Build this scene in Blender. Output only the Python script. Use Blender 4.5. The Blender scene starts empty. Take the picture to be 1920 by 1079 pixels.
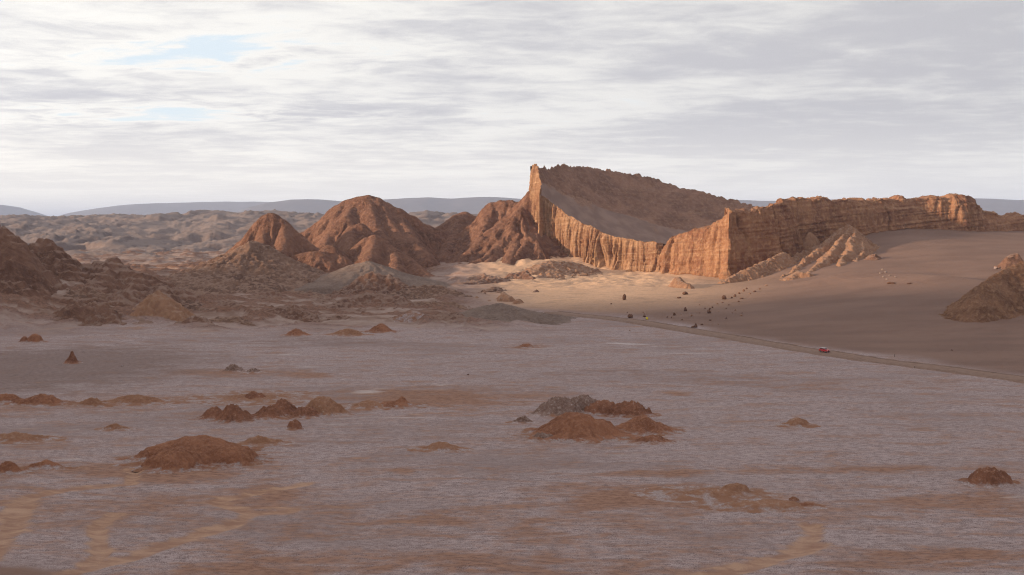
import bpy, bmesh, math, random
import numpy as np
from mathutils import Vector, Matrix

C = bpy.context.scene.collection
R = math.radians
random.seed(4)

# ------------------------------------------------------------------ camera, sky, sun, exposure
F = 2059.0                      # focal length in pixels of a 1920 pixel wide frame
CAMH = 45.0
HORIZON = 425.0
PITCH = math.atan((539.5 - HORIZON) / F)
cam_d = bpy.data.cameras.new('camera')
cam_d.sensor_width = 36.0
cam_d.lens = 36.0 * F / 1920.0
cam_d.clip_start = 1.0
cam_d.clip_end = 80000.0
cam = bpy.data.objects.new('camera', cam_d)
cam.location = (0, 0, CAMH)
cam.rotation_euler = (math.pi / 2 - PITCH, 0, 0)
C.objects.link(cam)
sc = bpy.context.scene
sc.camera = cam
sc.view_settings.view_transform = 'Standard'
sc.view_settings.look = 'None'
sc.view_settings.exposure = 0.7
sc.view_settings.gamma = 1.0
sc.view_settings.use_curve_mapping = False
sc.cycles.max_bounces = 6
sc.cycles.diffuse_bounces = 3
sc.cycles.use_denoising = True
sc.cycles.filter_width = 1.1
sc.cycles.denoising_prefilter = 'FAST'

SUN_EL = R(8.5)
_az = Vector((-0.972, -0.235)).normalized()
SUN = Vector((_az.x * math.cos(SUN_EL), _az.y * math.cos(SUN_EL), math.sin(SUN_EL)))

sun_d = bpy.data.lights.new('sun', 'SUN')
sun_d.energy = 5.0
sun_d.angle = R(2.5)
sun_d.color = (1.0, 0.78, 0.53)
sun_o = bpy.data.objects.new('sun', sun_d)
sun_o.rotation_euler = SUN.to_track_quat('Z', 'Y').to_euler()
sun_o.location = SUN * 500
C.objects.link(sun_o)


class NT:
    """small helper round a node tree"""
    def __init__(self, tree):
        self.t = tree
        tree.nodes.clear()

    def n(self, typ, **kw):
        nd = self.t.nodes.new(typ)
        for k, v in kw.items():
            setattr(nd, k, v)
        return nd

    def link(self, a, b):
        self.t.links.new(a, b)

    def val(self, sock, v):
        if hasattr(v, 'is_linked'):
            self.link(v, sock)
        else:
            sock.default_value = v

    def math(self, op, a, b=0.0, clamp=False, c=0.0):
        m = self.n('ShaderNodeMath', operation=op, use_clamp=clamp)
        self.val(m.inputs[0], a)
        self.val(m.inputs[1], b)
        if op == 'MULTIPLY_ADD':
            self.val(m.inputs[2], c)
        return m.outputs[0]

    def mapr(self, v, a, b, c=0.0, d=1.0, smooth=True):
        m = self.n('ShaderNodeMapRange')
        m.interpolation_type = 'SMOOTHSTEP' if smooth else 'LINEAR'
        self.val(m.inputs[0], v)
        for i, x in enumerate((a, b, c, d)):
            m.inputs[1 + i].default_value = x
        return m.outputs[0]

    def mix(self, f, a, b, mode='MIX'):
        m = self.n('ShaderNodeMix', data_type='RGBA', blend_type=mode)
        m.clamp_factor = True
        self.val(m.inputs[0], f)
        for s, v in ((m.inputs[6], a), (m.inputs[7], b)):
            if hasattr(v, 'is_linked'):
                self.link(v, s)
            else:
                s.default_value = (*v, 1.0) if len(v) == 3 else v
        return m.outputs[2]

    def noise(self, vec, scale, detail=6, rough=0.55, dist=0.0, typ='FBM'):
        m = self.n('ShaderNodeTexNoise')
        m.noise_type = typ
        self.link(vec, m.inputs['Vector'])
        m.inputs['Scale'].default_value = scale
        m.inputs['Detail'].default_value = detail
        m.inputs['Roughness'].default_value = rough
        m.inputs['Distortion'].default_value = dist
        return m.outputs['Fac']

    def mapping(self, vec, scale=(1, 1, 1), rot=(0, 0, 0), loc=(0, 0, 0)):
        m = self.n('ShaderNodeMapping')
        self.link(vec, m.inputs['Vector'])
        m.inputs['Scale'].default_value = scale
        m.inputs['Rotation'].default_value = rot
        m.inputs['Location'].default_value = loc
        return m.outputs[0]

    def bump(self, h, strength, dist, normal=None):
        b = self.n('ShaderNodeBump')
        b.inputs['Strength'].default_value = strength
        b.inputs['Distance'].default_value = dist
        self.link(h, b.inputs['Height'])
        if normal:
            self.link(normal, b.inputs['Normal'])
        return b.outputs[0]


GAPS = [((430 - 960) / F, (HORIZON - 102) / F, 0.75, 0.36), ((300 - 960) / F, (HORIZON - 211) / F, 1.2, 0.42)]   # (x, z) slopes of the openings, half sizes on the cloud plane


def build_world():
    w = bpy.data.worlds.new('World')
    sc.world = w
    w.use_nodes = True
    t = NT(w.node_tree)
    out = t.n('ShaderNodeOutputWorld')
    sky = t.n('ShaderNodeTexSky', sky_type='NISHITA')
    sky.sun_disc = False
    sky.sun_elevation = SUN_EL
    sky.sun_rotation = math.atan2(SUN.x, SUN.y)
    sky.altitude = 2400
    bg_sky = t.n('ShaderNodeBackground')
    t.link(sky.outputs[0], bg_sky.inputs[0])
    bg_sky.inputs[1].default_value = 0.15
    co = t.n('ShaderNodeTexCoord').outputs['Generated']
    nz = t.n('ShaderNodeVectorMath', operation='NORMALIZE')
    t.link(co, nz.inputs[0])
    d = nz.outputs[0]
    sep = t.n('ShaderNodeSeparateXYZ')
    t.link(d, sep.inputs[0])
    zz = t.math('ADD', t.math('MAXIMUM', sep.outputs[2], 0.0), 0.045)
    px = t.math('DIVIDE', sep.outputs[0], zz)
    py = t.math('DIVIDE', sep.outputs[1], zz)
    cmb = t.n('ShaderNodeCombineXYZ')
    t.link(px, cmb.inputs[0])
    t.link(py, cmb.inputs[1])
    p = cmb.outputs[0]
    pm = t.mapping(p, scale=(0.85, 1.0, 1.0), rot=(0, 0, R(6)), loc=(3.1, 1.7, 0.0))
    big = t.noise(pm, 0.33, 9, 0.56, 0.55)
    mid = t.noise(t.mapping(p, scale=(0.85, 1.1, 1), rot=(0, 0, R(-4)), loc=(8.3, 4.4, 0)), 1.15, 8, 0.6, 0.35)
    fin = t.noise(t.mapping(p, scale=(1.0, 1.3, 1), rot=(0, 0, R(9)), loc=(2.2, 9.1, 0)), 3.2, 7, 0.62, 0.5)
    thick = t.math('ADD', t.math('ADD', t.math('MULTIPLY', big, 0.46), t.math('MULTIPLY', mid, 0.32)), t.math('MULTIPLY', fin, 0.22))
    # two openings in the deck where blue sky shows
    wig = t.math('MULTIPLY', t.math('SUBTRACT', t.math('ADD', t.math('MULTIPLY', mid, 0.5), t.math('MULTIPLY', fin, 0.5)), 0.5), 7.0)
    for ax, az, wx, wz in GAPS:
        qx, qy = (ax / (az + 0.045), 1.0 / (az + 0.045))
        ex = t.math('DIVIDE', t.math('SUBTRACT', px, qx), wx)
        ey = t.math('DIVIDE', t.math('SUBTRACT', py, qy), wz)
        r2 = t.math('MAXIMUM', t.math('ADD', wig, t.math('ADD', t.math('MULTIPLY', ex, ex), t.math('MULTIPLY', ey, ey))), 0.0)
        thick = t.math('SUBTRACT', thick, t.math('MULTIPLY', t.math('POWER', 2.718, t.math('MULTIPLY', r2, -1.0)), 0.15))
    # sun side of the sky is brighter
    dot = t.n('ShaderNodeVectorMath', operation='DOT_PRODUCT')
    t.link(d, dot.inputs[0])
    dot.inputs[1].default_value = tuple(SUN)
    sunny = t.mapr(dot.outputs['Value'], -0.85, 0.35, 0.0, 1.0, smooth=False)
    grey = t.mix(sunny, (0.50, 0.495, 0.52), (0.70, 0.69, 0.715))
    white = t.mix(sunny, (0.68, 0.675, 0.665), (1.13, 1.10, 1.03))
    lum = t.mapr(thick, 0.41, 0.57)
    cloud = t.mix(lum, white, grey)
    # thin bright haze low down
    low = t.mapr(sep.outputs[2], 0.0, 0.11, 1.0, 0.0)
    lowc = t.mix(sunny, (1.0, 0.98, 0.93), (1.55, 1.43, 1.20))
    cloud = t.mix(t.math('MULTIPLY', low, 0.72), cloud, lowc)
    bg_c = t.n('ShaderNodeBackground')
    bg_c.inputs[1].default_value = 0.635
    gapn = t.mapr(thick, 0.30, 0.42, 0.0, 1.0)
    gap = t.math('MAXIMUM', gapn, t.mapr(sep.outputs[2], 0.0, 0.07, 1.0, 0.0), clamp=True)
    cl2 = t.mix(gap, (0.86, 0.945, 1.0), cloud)
    t.link(cl2, bg_c.inputs[0])
    gap = t.mapr(gap, 0.0, 1.0, 0.82, 1.0, smooth=False)
    mx = t.n('ShaderNodeMixShader')
    t.link(gap, mx.inputs[0])
    t.link(bg_sky.outputs[0], mx.inputs[1])
    t.link(bg_c.outputs[0], mx.inputs[2])
    t.link(mx.outputs[0], out.inputs[0])


build_world()


# ------------------------------------------------------------------ points and noise
def P(px, py, y):
    """world point seen at photograph pixel (px, py) at the forward distance y"""
    a, b = px - 960.0, 539.5 - py
    ry = F * math.cos(PITCH) + b * math.sin(PITCH)
    rz = -F * math.sin(PITCH) + b * math.cos(PITCH)
    return np.array((a * y / ry, y, CAMH + rz * y / ry))


_rs = np.random.RandomState(11)
_perm = _rs.permutation(256)
_ang = _rs.rand(256) * 2 * np.pi
_gx, _gy = np.cos(_ang), np.sin(_ang)


def pn(x, y, seed=0):
    x = np.asarray(x, float) + seed * 17.31
    y = np.asarray(y, float) + seed * 7.77
    xi, yi = np.floor(x).astype(int), np.floor(y).astype(int)
    u, v = x - xi, y - yi
    a0, a1 = _perm[xi & 255], _perm[(xi + 1) & 255]
    y0, y1 = yi & 255, (yi + 1) & 255
    h00, h01 = _perm[(a0 + y0) & 255], _perm[(a0 + y1) & 255]
    h10, h11 = _perm[(a1 + y0) & 255], _perm[(a1 + y1) & 255]
    fu, fv = u * u * u * (u * (u * 6 - 15) + 10), v * v * v * (v * (v * 6 - 15) + 10)
    n00 = _gx[h00] * u + _gy[h00] * v
    n10 = _gx[h10] * (u - 1) + _gy[h10] * v
    n01 = _gx[h01] * u + _gy[h01] * (v - 1)
    n11 = _gx[h11] * (u - 1) + _gy[h11] * (v - 1)
    return 1.4 * ((n00 * (1 - fu) + n10 * fu) * (1 - fv) + (n01 * (1 - fu) + n11 * fu) * fv)


def fbm(x, y, octv=5, seed=0, gain=0.5):
    a, s, f = 1.0, 0.0, 1.0
    for i in range(octv):
        s = s + a * pn(x * f, y * f, seed + i * 3)
        a *= gain
        f *= 2.03
    return s


def rfbm(x, y, octv=5, seed=0, gain=0.5):
    """ridged noise, 0..1, crests at 1"""
    a, s, f, tot = 1.0, 0.0, 1.0, 0.0
    for i in range(octv):
        s = s + a * (1 - np.abs(pn(x * f, y * f, seed + i * 3))) ** 2
        tot += a
        a *= gain
        f *= 2.07
    return s / tot


def sstep(a, b, x):
    t = np.clip((x - a) / (b - a), 0, 1)
    return t * t * (3 - 2 * t)


# ------------------------------------------------------------------ the ground as a function
_ctl = []
for yy in (60, 130, 210, 300, 390):
    for s in (-0.9, -0.55, -0.25, 0.0, 0.25, 0.55, 0.9):
        _ctl.append((s * yy, yy, 0.0))
for s in (-0.9, -0.5, -0.38, -0.25, -0.12, 0.0):
    _ctl.append((s * 465, 465, 0.0))
for q in [(1060, 590, 568), (1150, 591, 558), (1250, 600, 528), (1350, 612, 494), (1450, 625, 462), (1600, 640, 430), (1750, 652, 408),
          (1900, 660, 394), (2100, 665, 386),
          (1130, 560, 620), (1100, 530, 720), (1130, 508, 825), (1040, 470, 880), (1180, 520, 770), (1250, 542, 670), (1300, 527, 720),
          (1365, 530, 725), (1365, 572, 590), (1450, 500, 745), (1450, 548, 620), (1480, 482, 780), (1560, 462, 800), (1620, 434, 835),
          (1700, 428, 845), (1810, 446, 800), (1900, 441, 830), (2050, 440, 850), (2100, 500, 640), (2100, 580, 480),
          (1700, 478, 720), (1760, 512, 640), (1650, 512, 640), (1560, 520, 645), (1830, 530, 585), (1920, 520, 590),
          (1600, 582, 520), (1750, 582, 505), (1880, 600, 474), (1500, 582, 535), (1030, 520, 760), (1000, 560, 640),
          (200, 560, 610), (400, 562, 620), (480, 525, 740), (600, 560, 650), (700, 562, 640), (850, 570, 615), (900, 532, 720),
          (950, 505, 800), (800, 525, 780), (100, 545, 600), (0, 515, 620), (350, 540, 690), (-200, 500, 640), (-150, 560, 560),
          (60, 514, 578), (130, 521, 588), (0, 508, 565), (-60, 505, 560), (40, 560, 522), (100, 577, 530), (230, 546, 572), (300, 556, 578), (180, 535, 590),
          (330, 507, 900), (150, 510, 860), (0, 500, 860), (600, 510, 900), (750, 505, 930), (-300, 495, 900)]:
    _ctl.append(tuple(P(*q)))
for x in (-700, -450, -200, 0):
    _ctl.append((x, 1050, 8.0))
    _ctl.append((x, 1300, 12.0))
for x, z_ in ((110, 14.0), (160, 18.0), (230, 34.0), (300, 42.0), (450, 42.0), (700, 42.0)):
    _ctl.append((x, 960, z_))
for x in (150, 300, 450, 700):
    _ctl.append((x, 1300, 20.0))
for x in (-700, 700):
    _ctl.append((x, 650, 15.0))
_ctl = np.array(_ctl)


def _tps(r2):
    return 0.5 * r2 * np.log(r2 + 1e-9)


def _fit():
    X = _ctl[:, :2] / 300.0
    n = len(X)
    r2 = ((X[:, None] - X[None]) ** 2).sum(-1)
    K = _tps(r2) + np.eye(n) * 0.004
    Pm = np.c_[np.ones(n), X]
    A = np.block([[K, Pm], [Pm.T, np.zeros((3, 3))]])
    return X, np.linalg.solve(A, np.r_[_ctl[:, 2], 0, 0, 0])


_TX, _TW = _fit()


def tps(x, y):
    x, y = np.asarray(x, float), np.asarray(y, float)
    sh = x.shape
    q = np.c_[x.ravel(), y.ravel()] / 300.0
    out = np.empty(len(q))
    for i in range(0, len(q), 60000):
        s = q[i:i + 60000]
        r2 = ((s[:, None, 0] - _TX[None, :, 0]) ** 2 + (s[:, None, 1] - _TX[None, :, 1]) ** 2)
        out[i:i + 60000] = _tps(r2) @ _TW[:-3] + _TW[-3] + s @ _TW[-2:]
    return out.reshape(sh)


# toe of the sand: forward distance at which sand begins, for x
_toe = np.array([P(960, 592, 575), P(1060, 590, 568), P(1150, 592, 556), P(1250, 603, 520), P(1350, 622, 470), P(1450, 640, 431), P(1600, 664, 387),
                 P(1750, 684, 357), P(1920, 705, 330), P(2200, 740, 294)])


def sand_mask(x, y):
    yt = np.interp(x, _toe[:, 0], _toe[:, 1])
    left = sstep(-40, 25, x + 0.10 * (y - 560))
    return sstep(-14, 30, y - yt + 16 * fbm(x / 45, y / 45, 4, 5)) * left


def hill_mask(x, y):
    return sstep(455, 520, y + 22 * fbm(x / 40, y / 60, 4, 9)) * (1 - sstep(-40, 25, x + 0.10 * (y - 560)))


def hill_relief(x, y):
    wx = x + 12 * fbm(x / 45, y / 45, 3, 28)
    wy = y + 9 * fbm(x / 40, y / 40, 3, 29)
    led = rfbm(wx / 46, wy / 21, 5, 25, 0.55)
    return 2.2 * fbm(x / 40, y / 32, 4, 24, 0.5) + 7.5 * np.clip(led - 0.52, 0, 1) * (0.6 + 0.8 * sstep(-0.3, 0.4, fbm(x / 60, y / 60, 2, 30)))


def ground_raw(x, y):
    x, y = np.asarray(x, float), np.asarray(y, float)
    yc = np.clip(y, 60, 1300)
    xc = np.clip(x, -700, 700)
    z = tps(xc, yc)
    flat = 1 - sstep(400, 560, y)
    z = np.where(y < 395, 0.0, z)
    z = z * sstep(330, 470, y + np.clip(x, -60, 250) * 0.25)
    return z, flat


def dist_poly(x, y, pts):
    best = np.full(x.shape, 1e9)
    for (ax, ay), (bx, by) in zip(pts[:-1], pts[1:]):
        dx, dy = bx - ax, by - ay
        tt = np.clip(((x - ax) * dx + (y - ay) * dy) / (dx * dx + dy * dy + 1e-9), 0, 1)
        best = np.minimum(best, np.hypot(x - ax - tt * dx, y - ay - tt * dy))
    return best


CREST = np.array([P(1600, 516, 640)[:2], P(1640, 519, 630)[:2], P(1720, 528, 612)[:2], P(1800, 541, 588)[:2], P(1850, 552, 560)[:2]])


def ground(x, y):
    x, y = np.asarray(x, float), np.asarray(y, float)
    z, flat = ground_raw(x, y)
    sm = sand_mask(x, y)
    hm = hill_mask(x, y)
    fl = np.clip(1 - sm - hm, 0, 1)
    z = z + fl * (0.30 * fbm(x / 38, y / 30, 3, 21) + 0.16 * fbm(x / 7, y / 6, 5, 22, 0.58) * sstep(-0.3, 0.5, fbm(x / 50, y / 40, 2, 23)))
    z = z + hm * (hill_relief(x, y))
    z = z + sm * (0.5 * fbm(x / 60, y / 50, 3, 26))
    # crest of the dune in front of the hollow
    z = z + sm * 2.6 * np.exp(-(np.where(y > np.interp(x, CREST[:, 0], CREST[:, 1]), 1.5, 0.6) * dist_poly(x, y, CREST) / 15.0) ** 2)
    # lumpy scree just under the great cliff
    sc_ = sm * sstep(640, 740, y) * (1 - sstep(90, 150, x))
    z = z + sc_ * (1.5 * fbm(x / 16, y / 20, 5, 27, 0.55))
    return z


def ground_hit(px, py, y0=95.0, y1=1250.0):
    ys = np.arange(y0, y1, 0.7)
    p1 = P(px, py, 1.0)
    xs = p1[0] * ys
    zs = CAMH + (p1[2] - CAMH) * ys
    g = ground(xs, ys)
    k = np.argmax(zs < g)
    if zs[k] >= g[k]:
        k = len(ys) - 1
    return np.array((xs[k], ys[k], g[k]))


# ------------------------------------------------------------------ mesh helpers
def link(name, me, mat=None, parent=None):
    o = bpy.data.objects.new(name, me)
    C.objects.link(o)
    if mat:
        me.materials.append(mat)
    if parent:
        o.parent = parent
    return o


def tag(o, label=None, cat=None, group=None, kind=None):
    for k, v in (('label', label), ('category', cat), ('group', group), ('kind', kind)):
        if v:
            o[k] = v
    return o


def empty(name, loc, rz=0.0):
    o = bpy.data.objects.new(name, None)
    o.location = loc
    o.rotation_euler = (0, 0, rz)
    o.empty_display_size = 0.2
    C.objects.link(o)
    return o


def grid_mesh(name, X, Y, Z, keep=None, attrs=None, smooth=True):
    """X, Y, Z are (rows, cols) arrays; keep masks the vertices that matter"""
    r, c = X.shape
    idx = np.arange(r * c).reshape(r, c)
    q = np.stack([idx[:-1, :-1], idx[:-1, 1:], idx[1:, 1:], idx[1:, :-1]], -1).reshape(-1, 4)
    co = np.stack([X, Y, Z], -1).reshape(-1, 3)
    if keep is not None:
        k = keep.ravel()
        q = q[k[q].any(1)]
        used = np.zeros(r * c, bool)
        used[q.ravel()] = True
        remap = np.cumsum(used) - 1
        q = remap[q]
        co = co[used]
    else:
        used = None
    me = bpy.data.meshes.new(name)
    me.vertices.add(len(co))
    me.vertices.foreach_set('co', co.astype(np.float32).ravel())
    n = len(q)
    me.loops.add(n * 4)
    me.loops.foreach_set('vertex_index', q.astype(np.int32).ravel())
    me.polygons.add(n)
    me.polygons.foreach_set('loop_start', (np.arange(n) * 4).astype(np.int32))
    me.polygons.foreach_set('loop_total', np.full(n, 4, np.int32))
    me.polygons.foreach_set('use_smooth', np.full(n, smooth))
    for nm, a in (attrs or {}).items():
        at = me.attributes.new(nm, 'FLOAT', 'POINT')
        a = a.ravel()
        at.data.foreach_set('value', (a if used is None else a[used]).astype(np.float32))
    me.update(calc_edges=True)
    return me


# ------------------------------------------------------------------ materials
def principled(t, col, rough=0.95, normal=None):
    b = t.n('ShaderNodeBsdfPrincipled')
    t.val(b.inputs['Base Color'], col if hasattr(col, 'is_linked') else (*col, 1))
    b.inputs['Roughness'].default_value = rough
    b.inputs['Specular IOR Level'].default_value = 0.15
    if normal:
        t.link(normal, b.inputs['Normal'])
    o = t.n('ShaderNodeOutputMaterial')
    t.link(b.outputs[0], o.inputs[0])
    return b


def new_mat(name):
    m = bpy.data.materials.new(name)
    m.use_nodes = True
    return m, NT(m.node_tree)


def attr(t, name):
    return t.n('ShaderNodeAttribute', attribute_name=name).outputs['Fac']


def mat_ground():
    m, t = new_mat('valley_ground')
    pos = t.n('ShaderNodeNewGeometry').outputs['Position']
    st = t.mapping(pos, scale=(0.45, 1.0, 1.0), rot=(0, 0, R(-7)))
    big = t.noise(st, 0.028, 7, 0.6, 0.6)
    mid = t.noise(st, 0.16, 8, 0.64, 0.5)
    fine = t.noise(t.mapping(pos, scale=(0.45, 1.0, 1.0), rot=(0, 0, R(-5))), 1.3, 8, 0.74)
    grain = t.noise(pos, 7.0, 4, 0.7)
    salt = t.mix(t.mapr(fine, 0.40, 0.60), (0.125, 0.082, 0.078), (0.35, 0.262, 0.258))
    salt = t.mix(t.mapr(grain, 0.44, 0.60, 0.0, 0.7), salt, (0.46, 0.37, 0.37))
    salt = t.mix(t.mapr(grain, 0.5, 0.36, 0.0, 0.6), salt, (0.15, 0.105, 0.098))
    salt = t.mix(t.mapr(big, 0.47, 0.64, 0.0, 0.55), salt, (0.20, 0.142, 0.135))
    # bare brown soil between the crust
    dirtc = t.mix(t.mapr(fine, 0.34, 0.66), (0.165, 0.078, 0.047), (0.30, 0.155, 0.098))
    mid2 = t.noise(t.mapping(pos, scale=(0.35, 1.0, 1.0), rot=(0, 0, R(4)), loc=(5, 50, 0)), 0.5, 8, 0.7, 0.4)
    dsum = t.math('ADD', t.math('ADD', t.math('MULTIPLY', mid, 0.42), t.math('MULTIPLY', fine, 0.26)), t.math('MULTIPLY', mid2, 0.32))
    dsum = t.math('ADD', dsum, t.math('MULTIPLY', attr(t, 'dirt'), 0.15))
    dm = t.mapr(dsum, 0.475, 0.63)
    col = t.mix(t.math('MULTIPLY', dm, 0.85), salt, dirtc)
    # brightest salt
    wsum = t.math('ADD', t.noise(t.mapping(pos, scale=(0.3, 1.0, 1.0), loc=(31, 7, 0)), 0.1, 7, 0.65, 0.4), t.math('MULTIPLY', attr(t, 'salt'), 0.19))
    wsum = t.math('ADD', t.math('MULTIPLY', wsum, 0.75), t.math('MULTIPLY', mid2, 0.25))
    col = t.mix(t.mapr(wsum, 0.585, 0.70, 0.0, 0.65), col, (0.50, 0.43, 0.42))
    # darker umber soil
    um = t.mapr(t.math('ADD', attr(t, 'umber'), t.math('MULTIPLY', t.math('SUBTRACT', mid, 0.5), 1.0)), 0.2, 0.75, 0.0, 0.75)
    col = t.mix(um, col, t.mix(t.mapr(fine, 0.35, 0.65), (0.13, 0.082, 0.072), (0.205, 0.142, 0.128)))
    # sandy tracks
    trk = t.mapr(t.math('ADD', attr(t, 'track'), t.math('ADD', t.math('MULTIPLY', t.math('SUBTRACT', mid, 0.5), 1.5), t.math('MULTIPLY', t.math('SUBTRACT', mid2, 0.5), 1.3))), 0.16, 0.72)
    trc = t.mix(t.mapr(mid2, 0.36, 0.64), (0.27, 0.145, 0.098), (0.43, 0.27, 0.19))
    trc = t.mix(t.mapr(grain, 0.4, 0.7, 0.0, 0.35), trc, (0.18, 0.095, 0.06))
    col = t.mix(t.math('MULTIPLY', trk, 0.9), col, trc)
    # hill soil
    hs = t.mix(t.mapr(mid, 0.38, 0.62), (0.205, 0.13, 0.102), (0.31, 0.226, 0.198))
    hs = t.mix(t.mapr(fine, 0.45, 0.75, 0.0, 0.6), hs, (0.20, 0.105, 0.07))
    ld = t.mapr(t.math('ADD', attr(t, 'ledge'), t.math('MULTIPLY', t.math('SUBTRACT', mid, 0.5), 1.9)), 0.25, 0.85, 0.0, 0.9)
    hs = t.mix(ld, hs, t.mix(t.mapr(fine, 0.36, 0.64), (0.11, 0.055, 0.038), (0.215, 0.112, 0.076)))
    col = t.mix(attr(t, 'hill'), col, hs)
    # sand: dune shade and the sunlit patch by the cliff go into the colour
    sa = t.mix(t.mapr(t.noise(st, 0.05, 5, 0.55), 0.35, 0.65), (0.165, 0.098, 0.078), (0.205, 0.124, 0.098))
    sa = t.mix(attr(t, 'sun_tint'), sa, (0.55, 0.345, 0.225))
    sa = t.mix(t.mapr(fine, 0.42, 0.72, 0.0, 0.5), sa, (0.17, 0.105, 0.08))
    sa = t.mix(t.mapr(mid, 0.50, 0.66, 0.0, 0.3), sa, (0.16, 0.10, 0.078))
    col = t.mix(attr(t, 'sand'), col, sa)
    rp = t.n('ShaderNodeTexWave', wave_type='BANDS', bands_direction='Y')
    t.link(t.mapping(pos, rot=(0, 0, R(32))), rp.inputs['Vector'])
    rp.inputs['Scale'].default_value = 0.11
    rp.inputs['Distortion'].default_value = 5.0
    rp.inputs['Detail'].default_value = 2.0
    rp.inputs['Detail Scale'].default_value = 0.6
    hgt = t.math('ADD', t.math('MULTIPLY', t.math('MULTIPLY', rp.outputs['Fac'], attr(t, 'sand')), 0.8), t.math('MULTIPLY', fine, 0.8))
    nrm = t.bump(hgt, 0.55, 0.45)
    nrm = t.bump(t.math('ADD', grain, t.math('MULTIPLY', mid, 1.2)), 0.4, 0.16, nrm)
    principled(t, col, 0.97, nrm)
    return m


def mat_rock(name, dark, mid_c, light, scale=1.0, strata=0.0, strata_tilt=(0, 0), strata_c=(0.4, 0.25, 0.16), sand=None, sand_at=(0.80, 0.93), salt=0.0, bump=0.6,
             strata_f=0.5, rough_scale=1.0, streak=0.0, foot=False):
    m, t = new_mat(name)
    geo = t.n('ShaderNodeNewGeometry')
    pos = geo.outputs['Position']
    n1 = t.noise(pos, 0.045 * scale, 7, 0.6, 0.5)
    n2 = t.noise(pos, 0.35 * scale, 8, 0.66, 0.3)
    n3 = t.noise(pos, 2.2 * rough_scale, 6, 0.7)
    col = t.mix(t.mapr(n1, 0.36, 0.64), dark, mid_c)
    col = t.mix(t.mapr(n2, 0.42, 0.72, 0.0, 0.8), col, light)
    col = t.mix(t.mapr(n3, 0.45, 0.75, 0.0, 0.45), col, dark)
    sepn = t.n('ShaderNodeSeparateXYZ')
    if strata > 0:
        rot = t.mapping(pos, rot=(strata_tilt[0], strata_tilt[1], 0))
        wob = t.noise(pos, 0.06, 4, 0.5)
        sp = t.n('ShaderNodeSeparateXYZ')
        t.link(rot, sp.inputs[0])
        zz = t.math('ADD', sp.outputs[2], t.math('MULTIPLY', wob, 2.5))
        cb = t.n('ShaderNodeCombineXYZ')
        t.link(t.math('MULTIPLY', zz, strata_f), cb.inputs[2])
        t.link(t.math('MULTIPLY', sp.outputs[0], 0.012), cb.inputs[0])
        ls = t.noise(cb.outputs[0], 1.0, 6, 0.72)
        broken = t.mapr(t.noise(pos, 0.10, 5, 0.6), 0.38, 0.6, 0.25, 1.0)
        col = t.mix(t.math('MULTIPLY', t.mapr(ls, 0.53, 0.66, 0.0, strata), broken), col, strata_c)
        col = t.mix(t.math('MULTIPLY', t.mapr(ls, 0.47, 0.36, 0.0, strata), broken), col, dark)
    if streak > 0:
        sk = t.noise(t.mapping(pos, scale=(1, 1, 0.07)), 0.32, 6, 0.66, 0.2)
        col = t.mix(t.mapr(sk, 0.5, 0.68, 0.0, streak), col, dark)
        col = t.mix(t.mapr(sk, 0.46, 0.34, 0.0, streak * 0.7), col, light)
    t.link(geo.outputs['Normal'], sepn.inputs[0])
    nz = sepn.outputs[2]
    if sand:
        f = t.mapr(t.math('ADD', nz, t.math('MULTIPLY', t.math('SUBTRACT', n2, 0.5), 0.30)), sand_at[0], sand_at[1])
        col = t.mix(t.math('MULTIPLY', f, 0.9), col, sand)
    if salt > 0:
        f = t.mapr(t.math('ADD', n2, t.math('MULTIPLY', n1, 0.5)), 0.84, 0.98, 0.0, salt)
        col = t.mix(f, col, (0.50, 0.42, 0.41))
    if foot:
        rs_ = t.math('ADD', attr(t, 'rise'), t.math('MULTIPLY', t.math('SUBTRACT', t.noise(pos, 0.55, 7, 0.68), 0.5), 2.6))
        gcol = t.mix(t.mapr(n3, 0.38, 0.62), (0.25, 0.18, 0.17), (0.40, 0.32, 0.315))
        gcol = t.mix(t.mapr(t.noise(pos, 0.3, 6, 0.6), 0.42, 0.6), gcol, (0.25, 0.125, 0.078))
        col = t.mix(t.mapr(rs_, 0.5, 0.0), col, gcol)
    hgt = t.math('ADD', t.math('MULTIPLY', n2, 2.4), t.math('MULTIPLY', n3, 0.7))
    if streak > 0:
        hgt = t.math('ADD', hgt, t.math('MULTIPLY', sk, 3.0))
    if strata > 0:
        hgt = t.math('ADD', hgt, t.math('MULTIPLY', ls, 1.6))
    principled(t, col, 0.95, t.bump(hgt, bump, 0.7))
    return m


def plain(name, col, rough=0.6, metal=0.0, spec=0.4, var=0.12):
    m, t = new_mat(name)
    tc = t.n('ShaderNodeTexCoord').outputs['Object']
    n = t.noise(tc, 6.0, 4, 0.6)
    c2 = tuple(max(0, x * (1 - 2.2 * var)) for x in col)
    b = principled(t, t.mix(t.mapr(n, 0.35, 0.7), col, c2), rough)
    b.inputs['Metallic'].default_value = metal
    b.inputs['Specular IOR Level'].default_value = spec
    return m


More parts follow.
